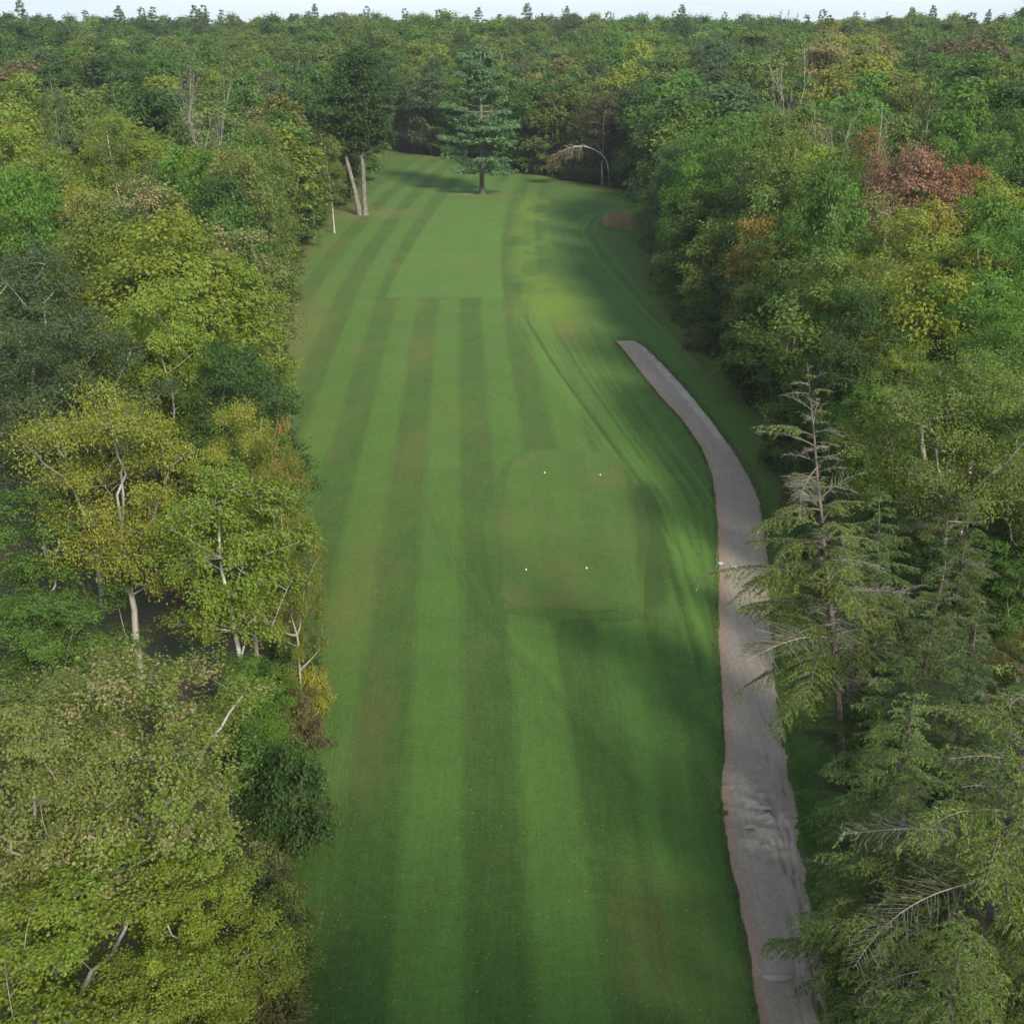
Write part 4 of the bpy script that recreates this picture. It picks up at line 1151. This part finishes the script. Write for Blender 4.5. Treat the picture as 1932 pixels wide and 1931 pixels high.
# ================================================================== THE REST OF THE WOODS, TREE BY TREE
BLOBS = [  # (unit x, unit y, radius, colours) - where the photographed canopy has its own hue
    (190, 210, 130, ['yellow', 'olive', 'olive', 'fresh']), (40, 260, 80, ['olive', 'yellow', 'gold']), (245, 175, 45, ['fresh', 'yellow']),
    (40, 130, 40, ['brown', 'olive']), (330, 240, 90, ['olive', 'blue', 'fresh']), (470, 200, 90, ['olive', 'tan', 'green']),
    (560, 260, 100, ['olive', 'olive', 'yellow']), (500, 330, 90, ['green', 'olive', 'dark']), (600, 150, 80, ['green', 'dark', 'green']),
    (690, 120, 90, ['dark', 'green', 'olive']), (300, 110, 160, ['green', 'green', 'dark', 'olive']), (100, 90, 110, ['green', 'olive', 'dark']),
    (480, 70, 130, ['green', 'olive', 'olive']), (860, 60, 110, ['olive', 'yellow', 'green']), (1040, 60, 130, ['olive', 'tan', 'olive', 'green']),
    (850, 190, 90, ['dark', 'green', 'blue']), (1080, 140, 80, ['green', 'olive', 'blue']), (1200, 100, 110, ['green', 'olive', 'fresh']),
    (1150, 200, 60, ['brown', 'olive']), (1330, 140, 90, ['blue', 'green', 'blue']), (1460, 90, 90, ['green', 'olive']),
    (1330, 230, 90, ['green', 'fresh', 'blue']), (1420, 300, 90, ['green', 'blue', 'olive']), (1620, 180, 80, ['green', 'fresh']),
    (1720, 190, 80, ['yellow', 'fresh', 'olive']), (1850, 150, 90, ['green', 'fresh', 'olive']), (1800, 80, 120, ['olive', 'brown', 'green', 'green']),
    (1600, 90, 70, ['tan', 'olive', 'gold']), (1560, 250, 70, ['green', 'tan']), (1880, 260, 90, ['green', 'fresh', 'yellow']),
    (1500, 350, 90, ['olive', 'green', 'tan']), (1640, 380, 80, ['olive', 'tan', 'green']), (1760, 450, 120, ['yellow', 'olive', 'gold']),
    (1890, 480, 90, ['fresh', 'fresh', 'yellow']), (1560, 470, 90, ['olive', 'dark', 'green']), (1350, 480, 120, ['dark', 'green', 'olive']),
    (120, 480, 140, ['yellow', 'blue', 'tan', 'olive']), (300, 520, 150, ['yellow', 'yellow', 'olive']),
    (150, 800, 200, ['yellow', 'gold', 'fresh']), (250, 1200, 260, ['yellow', 'fresh', 'green']), (1800, 800, 220, ['olive', 'fresh', 'green']),
]
def pick_colour(px, py):
    best, bd = ['green', 'olive', 'dark', 'green', 'fresh'], 1.0
    for (bx, by, br, cs) in BLOBS:
        d = math.hypot(px - bx, py - by) / br
        if d < bd: bd, best = d, cs
    if rnd.random() < 0.16: best = ['green', 'olive', 'dark', 'yellow', 'blue', 'fresh']
    return rnd.choice(best)

LIMIT = 350.0
cand = []
def try_spot(x, y, edge=False, gap=0.62, r=None):
    h = rnd.uniform(15.5, 21.5) if math.hypot(x, y) < 250 else rnd.triangular(14.5, 24.0, 19.0)
    D = math.hypot(x, y)
    r = r or (rnd.uniform(3.4, 5.2) if D < 170 else rnd.uniform(4.6, 7.4))
    for (a, b, c) in TAKEN:
        if abs(a - x) < 9 and abs(b - y) < 9 and math.hypot(a - x, b - y) < gap * (r + c): return
    while h > 9 and hides(x, y, h, r, D): h -= 1.0
    if h <= 9: return
    TAKEN.append((x, y, r))
    cand.append((x, y, h, r, edge, D))

KEEP = [(1740, 310, 95, 20.0, 268), (1492, 170, 40, 20.5, 150), (190, 780, 120, 16.2, 708), (290, 450, 140, 18.6, 405), (275, 345, 90, 18.0, 332), (1730, 430, 110, 17.5, 390),
        (1640, 250, 40, 20.0, 225), (55, 520, 70, 18.0, 455), (1835, 760, 100, 15.6, 650), (392, 240, 40, 20.0, 205), (440, 440, 70, 16.5, 415)]
KEEP = [(px, py, w, math.hypot(*top_at(px, ty, h))) for px, py, w, h, ty in KEEP]
def hides(x, y, h, r, D):
    px, py, sc = to_px(x, y, float(terrain(x, y)) + h)
    return any(D < kd - 1.5 and abs(px - kx) < kw + 0.6 * r * sc and py < ky + 25 for kx, ky, kw, kd in KEEP)

def seen(x, y, m=90):
    if y < 12: return False
    z = float(terrain(x, y))
    px, py, s = to_px(x, y, z + 17)
    return -m < px < 1931 + m and py < 2050

# ranks along the edge of the clearing, foliage down to the ground
for P, sgn in ((LW, -1), (RW, 1)):
    acc = 0.0
    for i in range(len(P) - 1):
        a, b = P[i], P[i + 1]
        L = math.hypot(*(b - a)); n = max(1, int(L / 2.0))
        for k in range(n):
            t = (k + 0.5) / n
            q = a + (b - a) * t
            nrm = np.array([-(b - a)[1], (b - a)[0]]) / max(L, 1e-6)
            if (nrm[0] * sgn) < 0 and abs(nrm[0]) > 0.05: nrm = -nrm
            if abs(nrm[0]) <= 0.05 or (sgn == 1 and q[1] > 200): nrm = nrm if nrm[1] > 0 else -nrm
            for off, ed in ((2.6, True), (6.5, True), (10.5, False)):
                w = q + nrm * (off + rnd.uniform(-0.6, 0.9))
                if q[1] > 62 and seen(*w) and outside(*w) > 1.2:
                    try_spot(w[0], w[1], ed, 0.50 if ed else 0.6)
for rowy in np.arange(-30, 700, 5.6):
    for colx in np.arange(-330, 331, 5.6):
        x = colx + rnd.uniform(-2.4, 2.4); y = rowy + rnd.uniform(-2.4, 2.4)
        if math.hypot(x, y) > 640 or not seen(x, y) or outside(x, y) < 2.5: continue
        if math.hypot(x, y) < 24: continue
        try_spot(x, y)
# unseen wood behind the viewpoint, its trees added tall to shade the near lawn
for k in range(260):
    x = rnd.uniform(8, 24); y = rnd.uniform(-19, -4.5)
    if to_px(x, y, 20)[0] < 2080 and y > 8: continue
    if all(math.hypot(a - x, b - y) > 3.4 for a, b, c in TAKEN):
        cand.append((x, y, rnd.uniform(26.5, 30.5), rnd.uniform(4.4, 5.4), None, math.hypot(x, y))); TAKEN.append((x, y, 4))

def where(x, y):
    if y > Y_END - 10 and x < x_right(Y_END - 60) + 20 and x > -60: return "behind the head of the fairway"
    return "on the gravel path's side" if x > x_right(min(y, 240)) - 5 else "across the fairway from the path"

MARKS = [(1835, 650, 15, "around the open four-stemmed maple"), (1735, 268, 19, "around the rust red maple"), (1590, 1495, 0, "around the dead-topped leaning hemlock"),
         (1300, 640, 0, "above the head of the path"), (1260, 410, 0, "behind the brown reeds"), (1150, 340, 0, "around the bowed white birch"), (830, 290, 0, "behind the head of the fairway"),
         (640, 408, 0, "behind the bare-trunked oak"), (300, 405, 18, "around the broad forked maple"), (190, 708, 16, "around the golden topped maple"), (280, 332, 18, "around the pinkish tan maple"),
         (392, 205, 20, "around the leafless grey-brown tree"), (1492, 150, 20, "around the bleached dead tree"), (235, 1240, 11, "around the low spreading olive maple")]
MARKS = [(*top_at(a, b, h), t) if h else (*ground_at(a, b), t) for a, b, h, t in MARKS]
def by_landmark(x, y):
    return min(MARKS, key=lambda m: math.hypot(m[0] - x, m[1] - y))[2]

far_pts = []
count = {}
cand.sort(key=lambda c: c[5])
for (x, y, h, r, edge, D) in cand:
    px, py, s = to_px(x, y, float(terrain(x, y)) + h)
    if edge: kind = 'edge' if rnd.random() < 0.75 else 'maple'
    else: kind = rnd.choices(['maple', 'oak', 'birch', 'pine', 'spruce'], [48, 34, 9, 3 if D > 120 else 0, 2 if D > 120 else 0])[0]
    if D > 330 and rnd.random() < (0.03 if D < 420 else (0.55 if fbm(x / 45.0 + 5, y / 70.0) > 0.5 else 0.14)): kind = rnd.choice(['pine', 'pine', 'spruce'])
    if D < 62 and edge is not None: h = min(h, 12.5 if x > 0 else rnd.uniform(7, 10.5))
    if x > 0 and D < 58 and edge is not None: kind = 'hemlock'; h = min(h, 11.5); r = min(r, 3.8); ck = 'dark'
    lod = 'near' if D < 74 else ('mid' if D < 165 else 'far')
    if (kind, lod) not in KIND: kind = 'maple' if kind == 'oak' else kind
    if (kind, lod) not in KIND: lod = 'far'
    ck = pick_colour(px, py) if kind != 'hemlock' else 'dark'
    if kind in ('pine', 'spruce'):
        h = rnd.uniform(21, 25.5) if D < 330 else rnd.triangular(16, 26, 19.5); r = rnd.uniform(2.6, 4.0) if kind == 'pine' else rnd.uniform(1.7, 2.4)
        ck = rnd.choice(['dark', 'blue'])
    if kind == 'birch': r *= 0.75
    sp = SPEC[kind]
    if D < LIMIT and count.get(sp, 0) < 290:
        count[sp] = count.get(sp, 0) + 1
        w = by_landmark(x, y)
        nm = CLR[ck][0]
        form = {'maple': 'rounded', 'oak': 'broad lumpy', 'birch': 'slim', 'edge': 'full-skirted', 'pine': 'tall open', 'hemlock': 'feathery', 'spruce': 'spire-shaped'}[kind]
        sn = sp + " tree" if sp in ("leafy", "broadleaf") else sp
        lab = f"{form} {nm} {sn} in the wood {w}"
        plant(sp + "_tree", rnd.choice(KIND[(kind, lod)]), x, y, h, r, lab, 'tree', f"{nm} {sp} trees in the wood {w}", ck)
    else:
        far_pts.append((x, y, h, r, kind, ck))

# ---- the far wood: one mass of crowns to the skyline
def far_wood():
    kinds = [('maple', 0), ('maple', 1), ('maple', 2), ('oak', 0), ('oak', 1), ('oak', 3), ('birch', 0), ('pine', 0), ('pine', 1), ('pine', 2), ('spruce', 0), ('spruce', 1), ('edge', 0)]
    n = len(far_pts)
    co = np.zeros((n, 3)); idx = np.zeros(n); sc = np.zeros((n, 3)); rot = np.zeros(n)
    tint = np.zeros((n, 3)); aut = np.zeros((n, 3)); turn = np.zeros(n)
    for i, (x, y, h, r, kind, ck) in enumerate(far_pts):
        if kind == 'pine' and h > 22 and rnd.random() < 0.5: h += rnd.uniform(0, 2.5)
        co[i] = (x, y, float(terrain(x, y)))
        op = [k for k, (a, b) in enumerate(kinds) if a == kind]
        k = rnd.choice(op); idx[i] = k
        p = KIND[(kinds[k][0], 'far')][kinds[k][1]]
        sc[i] = (r / p[3], r / p[3], h / p[2]); rot[i] = rnd.uniform(0, 6.283)
        nm, a, b, t = CLR[ck]; f = rnd.uniform(0.85, 1.15)
        tint[i] = np.array(a) * f; aut[i] = np.array(b) * f; turn[i] = t + rnd.uniform(-.1, .1)
    me = bpy.data.meshes.new("far_forest")
    me.vertices.add(n); me.vertices.foreach_set("co", co.astype(np.float32).ravel())
    def av(nm, v):
        a = me.attributes.new(nm, 'FLOAT_VECTOR', 'POINT'); a.data.foreach_set("vector", v.astype(np.float32).ravel())
    def af(nm, v):
        a = me.attributes.new(nm, 'FLOAT', 'POINT'); a.data.foreach_set("value", v.astype(np.float32))
    av("tint", tint); av("autumn", aut); af("turn", turn); av("size", sc); af("spin", rot); af("which", idx)
    me.update()
    o = link("far_forest", me)
    tag(o, "mixed wood of far crowns rising to the skyline", "forest", kind="stuff")
    ng = bpy.data.node_groups.new("far_forest", 'GeometryNodeTree')
    ng.interface.new_socket("Geometry", in_out='INPUT', socket_type='NodeSocketGeometry')
    ng.interface.new_socket("Geometry", in_out='OUTPUT', socket_type='NodeSocketGeometry')
    gi = ng.nodes.new('NodeGroupInput'); go = ng.nodes.new('NodeGroupOutput')
    def named(nm, t):
        q = ng.nodes.new('GeometryNodeInputNamedAttribute'); q.data_type = t; q.inputs['Name'].default_value = nm
        return q.outputs[0]
    size = named("size", 'FLOAT_VECTOR'); spin = named("spin", 'FLOAT'); which = named("which", 'FLOAT')
    cx = ng.nodes.new('ShaderNodeCombineXYZ'); ng.links.new(spin, cx.inputs['Z'])
    jn = ng.nodes.new('GeometryNodeJoinGeometry')
    for k, (kd, v) in enumerate(kinds):
        crown = KIND[(kd, 'far')][v][1]
        src = next((ob for ob in COL.objects if ob.data is crown), None)
        if src is None: continue
        oi = ng.nodes.new('GeometryNodeObjectInfo'); oi.transform_space = 'ORIGINAL'
        oi.inputs['Object'].default_value = src; oi.inputs['As Instance'].default_value = False
        sm = ng.nodes.new('GeometryNodeSetMaterial'); sm.inputs['Material'].default_value = M_LEAF_FAR
        ng.links.new(oi.outputs['Geometry'], sm.inputs['Geometry'])
        cmp_ = ng.nodes.new('FunctionNodeCompare'); cmp_.data_type = 'FLOAT'; cmp_.operation = 'EQUAL'
        cmp_.inputs['B'].default_value = float(k); cmp_.inputs['Epsilon'].default_value = 0.1
        ng.links.new(which, cmp_.inputs['A'])
        ip = ng.nodes.new('GeometryNodeInstanceOnPoints')
        ng.links.new(gi.outputs[0], ip.inputs['Points']); ng.links.new(cmp_.outputs[0], ip.inputs['Selection'])
        ng.links.new(sm.outputs[0], ip.inputs['Instance'])
        ng.links.new(cx.outputs[0], ip.inputs['Rotation']); ng.links.new(size, ip.inputs['Scale'])
        ng.links.new(ip.outputs[0], jn.inputs[0])
    ng.links.new(jn.outputs[0], go.inputs[0])
    md = o.modifiers.new("far_forest", 'NODES'); md.node_group = ng
    print("far crowns", n, "individual", count)
far_wood()

# ================================================================== UNDERGROWTH, SMALL THINGS
# shrubs along the edge of the wood across from the path
sh = 0
for i, (px, py, h, r, ck, lab) in enumerate([
    (545, 1420, 4.6, 1.9, 'dark', "dark green rounded bush at the lawn edge in front of a black gap"),
    (500, 1390, 4.2, 1.7, 'green', "green bush in front of the dark hollow below the birch"),
    (560, 1300, 3.2, 1.3, 'brown', "brown-leaved bush at the lawn edge below the birch"),
    (585, 1260, 2.6, 1.0, 'gold', "yellowing low bush at the lawn edge"),
]):
    x, y = top_at(px, py, h)
    plant("shrub", KIND[('shrub', 'near')][i % 3], x, y, h, r, lab, "shrub", None, ck); TAKEN.append((x, y, r))
for i in range(26):
    py = 1480 + i * 30; px = np.interp(py, [1480, 1700, 1990, 2300], [585, 572, 500, 470]) - rnd.uniform(0, 85)
    x, y = ground_at(px, py)
    ck = rnd.choice(['brown', 'tan', 'brown', 'olive', 'blue'])
    plant("shrub", rnd.choice(KIND[('shrub', 'near')]), x, y, rnd.uniform(1.1, 2.6), rnd.uniform(0.7, 1.4),
          f"scrubby {CLR[ck][0]} bush in the brown thicket along the lawn", "shrub", f"{CLR[ck][0]} bushes in the thicket along the lawn", ck)
for P, sgn, y0, y1, side in ((LW, -1, 46, 200, "across from the path"), (RW, 1, 60, 225, "on the path's side")):
    y = y0
    while y < y1:
        y += rnd.uniform(1.6, 3.4) * (1 + y / 160)
        x = float(x_left(y) if sgn < 0 else x_right(y)) + sgn * rnd.uniform(0.2, 2.2)
        ck = rnd.choice(['dark', 'green', 'olive', 'brown', 'dark'])
        plant("shrub", rnd.choice(KIND[('shrub', 'near' if y < 75 else 'mid')]), x, y, rnd.uniform(1.2, 3.4), rnd.uniform(0.9, 1.9),
              f"low {CLR[ck][0]} bush skirting the wood {side}", "shrub", f"{CLR[ck][0]} bushes skirting the wood {side}", ck)

# blades: tall reeds and rough grass
def blades(name, label, pts, hgt, wid, lean, mat, cat="grass", seed=1):
    g = np.random.default_rng(seed)
    n = len(pts); pts = np.asarray(pts)
    z = np.where(outside(pts[:, 0], pts[:, 1]) < 0, lawn_z(pts[:, 0], pts[:, 1]), terrain(pts[:, 0], pts[:, 1]) + 0.02)
    b = np.c_[pts, z]
    h = hgt * g.uniform(0.6, 1.25, n)
    a = g.uniform(0, 6.283, n)
    tip = b + np.c_[np.cos(a) * h * lean * g.random(n), np.sin(a) * h * lean * g.random(n), h]
    sd = np.c_[-np.sin(a), np.cos(a), a * 0] * (wid * g.uniform(0.6, 1.3, n))[:, None]
    V = np.stack([b - sd, b + sd, tip + sd * 0.25, tip - sd * 0.25], 1).reshape(-1, 3)
    o = link(name, quad_mesh(name, V, {"var": g.random(n), "spray": fbm(pts[:, 0] / 1.5, pts[:, 1] / 1.5)}, mat))
    tag(o, label, cat, kind="stuff")
    return o

def blade_mat(name, a, b):
    m, nt = new_mat(name)
    out = N(nt, 'ShaderNodeOutputMaterial')
    v = N(nt, 'ShaderNodeAttribute', attribute_name='var').outputs['Fac']; s_ = N(nt, 'ShaderNodeAttribute', attribute_name='spray').outputs['Fac']
    f = math_node(nt, 'ADD', math_node(nt, 'MULTIPLY', v, 0.5), math_node(nt, 'MULTIPLY', math_node(nt, 'SUBTRACT', s_, 0.25), 1.2), True)
    p = N(nt, 'ShaderNodeBsdfPrincipled'); p.inputs['Roughness'].default_value = 0.7
    nt.links.new(mixc(nt, f, a, b), p.inputs['Base Color'])
    nt.links.new(p.outputs[0], out.inputs['Surface'])
    return m
M_REED = blade_mat("reed_stalks", (0.33, 0.21, 0.125), (0.40, 0.31, 0.18))
M_ROUGH = blade_mat("rough_blades", (0.046, 0.098, 0.016), (0.125, 0.140, 0.036))
g = np.random.default_rng(21)
rx, ry = ground_at(1188, 424)
pts = np.c_[rx + g.normal(0, 2.1, 5200), ry + g.normal(0, 3.6, 5200)]
blades("tall_reeds", "patch of tall brown reeds in the bend of the lawn", pts[np.hypot((pts[:, 0] - rx) / 4.6, (pts[:, 1] - ry) / 8) < 1], 1.15, 0.035, 0.3, M_REED, "reeds", 2)
pts = np.c_[rx + g.normal(0.5, 3.2, 5200), ry + g.normal(-2, 5.0, 5200)]
e_pts = [pts]
yy = g.uniform(30, 240, 26000) ; yy = 30 + (yy - 30) ** 1.0
sd = g.random(len(yy)) < 0.5
xx = np.where(sd, x_left(yy) - g.normal(0.2, 0.9, len(yy)), x_right(yy) + g.normal(0.2, 0.9, len(yy)))
e_pts.append(np.c_[xx, yy])
yp = g.uniform(PATH_Y0, PATH_Y1, 11000); pl, pr = path_edges(yp)
sd = g.random(len(yp)) < 0.5
xp = np.where(sd, pl - np.abs(g.normal(0.02, 0.16, len(yp))) - 0.02, pr + np.abs(g.normal(0.05, 0.30, len(yp))) + 0.02)
e_pts.append(np.c_[xp, yp])
E = np.vstack(e_pts)
blades("rough_grass", "uncut grass fringing the path and the wood edges", E, 0.15, 0.016, 0.7, M_ROUGH, "grass", 3)

# fallen leaves on the near lawn
def fallen():
    g = np.random.default_rng(33); n = 1500
    y = 26 + 60 * g.random(n) ** 1.6
    x = x_left(y) + (x_right(y) - x_left(y)) * np.where(g.random(n) < 0.5, g.random(n), np.where(g.random(n) < 0.5, g.random(n) ** 3, 1 - g.random(n) ** 3))
    ok = ~in_poly(x, y, TEE); x, y = x[ok], y[ok]; n = len(x)
    C = np.c_[x, y, lawn_z(x, y) + 0.045]
    V = leaf_quads(C, rand_dirs(g, n) * 0.35 + (0, 0, 1), rand_dirs(g, n), g.uniform(0.04, 0.09, n), g.uniform(0.03, 0.06, n))
    m = blade_mat("fallen_leaf", (0.14, 0.09, 0.035), (0.28, 0.23, 0.10))
    o = link("fallen_leaves", quad_mesh("fallen_leaves", V, {"var": g.random(n), "spray": g.random(n)}, m))
    tag(o, "pale fallen leaves scattered over the near lawn", "leaves", kind="stuff")
fallen()

# tee markers: small white domed pegs
def simple_mat(name, c, rough=0.5):
    m, nt = new_mat(name)
    out = N(nt, 'ShaderNodeOutputMaterial'); p = N(nt, 'ShaderNodeBsdfPrincipled')
    no = N(nt, 'ShaderNodeTexNoise'); no.inputs['Scale'].default_value = 18
    co = N(nt, 'ShaderNodeTexCoord'); nt.links.new(co.outputs['Object'], no.inputs['Vector'])
    nt.links.new(mixc(nt, no.outputs['Fac'], tuple(v * 0.85 for v in c), tuple(min(1, v * 1.1) for v in c)), p.inputs['Base Color'])
    p.inputs['Roughness'].default_value = rough
    nt.links.new(p.outputs[0], out.inputs['Surface'])
    return m
M_WHITE = simple_mat("white_marker", (0.8, 0.8, 0.74), 0.4)
M_STAKE = simple_mat("marker_spike", (0.25, 0.24, 0.22), 0.4)

def lathe(name, prof, mat, sides=14):
    V = []; F = []
    for r, z in prof:
        for k in range(sides): V.append((r * math.cos(6.28319 * k / sides), r * math.sin(6.28319 * k / sides), z))
    for i in range(len(prof) - 1):
        for k in range(sides): F.append((i * sides + k, i * sides + (k + 1) % sides, (i + 1) * sides + (k + 1) % sides, (i + 1) * sides + k))
    return mesh_from(name, np.array(V), np.array(F), None, [mat], None, True)
mk_head = lathe("head", [(0.001, 0.02), (0.045, 0.02), (0.055, 0.045), (0.052, 0.085), (0.035, 0.115), (0.001, 0.125)], M_WHITE)
mk_spike = lathe("spike", [(0.001, -0.1), (0.012, -0.08), (0.014, 0.035), (0.001, 0.036)], M_STAKE, 8)
for i, (px, py, lab) in enumerate([(1027, 893, "white tee marker at the far end of the tee, away from the path"), (1132, 897, "white tee marker at the far end of the tee, beside the path"),
                                   (992, 1076, "white tee marker at the near end of the tee, away from the path"), (1106, 1073, "white tee marker at the near end of the tee, beside the path")]):
    x, y = ground_at(px, py, TEE_Z)
    e = link("tee_marker", None, None, (x, y, TEE_Z))
    tag(e, lab, "marker", "white tee markers on the tee")
    link("head", mk_head, e); link("spike", mk_spike, e)

# stones of the drain across the path
M_STONE = simple_mat("pale_stone", (0.36, 0.34, 0.32), 0.85)
M_ROCK = simple_mat("path_rock", (0.30, 0.27, 0.235), 0.9)
def stone(seed, sx, sy, sz, mat=None):
    g = np.random.default_rng(seed)
    V = []; F = []; nu, nv = 10, 6
    for j in range(nv + 1):
        th = math.pi * j / nv
        for i in range(nu):
            ph = 2 * math.pi * i / nu
            k = 1 + 0.16 * math.sin(3 * ph + seed) * math.sin(th) + 0.1 * g.normal() * math.sin(th)
            V.append((sx * k * math.sin(th) * math.cos(ph), sy * k * math.sin(th) * math.sin(ph), sz * math.cos(th)))
    for j in range(nv):
        for i in range(nu): F.append((j * nu + i, (j + 1) * nu + i, (j + 1) * nu + (i + 1) % nu, j * nu + (i + 1) % nu))
    return mesh_from("stone", np.array(V), np.array(F), None, [mat or M_STONE], None, False)
for i, (px, py, sx, sy, lab) in enumerate([
    (1358, 1070, 0.20, 0.14, "pale stone at the lawn-side rim of the path"), (1384, 1077, 0.20, 0.10, "flat pale stone set in mid path"),
    (1406, 1077, 0.10, 0.18, "pale stone in the cluster across the path, squat and tall"), (1417, 1074, 0.20, 0.09, "long pale stone in the cluster across the path"),
    (1416, 1080, 0.13, 0.08, "small pale stone in front of the long one across the path")]):
    x, y = ground_at(px, py)
    o = link("stone", stone(50 + i, sx, sy, 0.10), None, (x, y, float(lawn_z(x, y)) + 0.08))
    tag(o, lab, "stone", "stones across the path")
for i, (px, py, sx, sy, lab) in enumerate([  # rocks in the ruts are put in for sky glint on puddles
    (1432, 1533, 0.46, 0.14, "long flat pale rock for puddle glint in the path ruts, farthest up"), (1412, 1549, 0.30, 0.10, "narrow pale rock for puddle glint in the ruts beside the long one"),
    (1442, 1554, 0.34, 0.12, "broad grey rock for puddle glint in the middle of the ruts"), (1416, 1570, 0.30, 0.12, "pale rock for puddle glint below the broad grey one in the ruts"),
    (1436, 1576, 0.30, 0.14, "blocky pale rock for puddle glint at the bottom of the ruts"), (1456, 1602, 0.15, 0.08, "small rock bared just below the ruts"),
    (1462, 1855, 0.5, 0.16, "large tan rock bared across the path near the low hemlock"), (1405, 1518, 0.16, 0.09, "small pale rock for puddle glint above the narrow one in the ruts")]):
    x, y = ground_at(px, py)
    o = link("stone", stone(70 + i, sx, sy, 0.09, M_ROCK), None, (x, y, float(lawn_z(x, y)) + 0.05))
    o.rotation_euler = (0, 0, rnd.uniform(-0.3, 0.1))
    tag(o, lab, "rock", "rocks bared in the path")

# fallen limb on the grass by the lone pine
T = Tubes()
T.add(np.array([[-2.1, 0, 0.14], [-1, 0.05, 0.16], [0.2, -0.05, 0.18], [1.3, 0.05, 0.15], [2.0, 0.12, 0.14]]), [0.06, 0.09, 0.11, 0.10, 0.07], 6, 0.5)
T.add(np.array([[0.2, -0.05, 0.18], [0.7, 0.3, 0.4], [1.0, 0.5, 0.5]]), [0.05, 0.04, 0.02], 4, 0.4)
x, y = ground_at(876, 373)
o = link("fallen_branch", T.mesh("fallen_branch", M_BARK), None, (x, y, float(lawn_z(x, y)) - 0.03))
tag(o, "broken branch lying on the grass beside the lone pine", "branch")

print('unique triangles', sum(len(m.polygons) for m in bpy.data.meshes if m.users) * 2)
# ---- thin haze in the air
def haze():
    V = []; x0, x1, y0, y1, z0, z1 = -3300, 3300, -3300, 3300, -2.0, 48.0
    V = np.array([(x, y, z) for z in (z0, z1) for y in (y0, y1) for x in (x0, x1)])
    F = np.array([(0, 2, 3, 1), (4, 5, 7, 6), (0, 1, 5, 4), (2, 6, 7, 3), (0, 4, 6, 2), (1, 3, 7, 5)])
    m, nt = new_mat("haze")
    out = N(nt, 'ShaderNodeOutputMaterial'); v = N(nt, 'ShaderNodeVolumePrincipled')
    v.inputs['Color'].default_value = (0.86, 0.93, 1.0, 1); v.inputs['Density'].default_value = 0.00012
    nt.links.new(v.outputs[0], out.inputs['Volume'])
    o = link("haze", mesh_from("haze", V, F, None, [m]))
    tag(o, "faint haze in the air over the woods", "haze", kind="stuff")
haze()
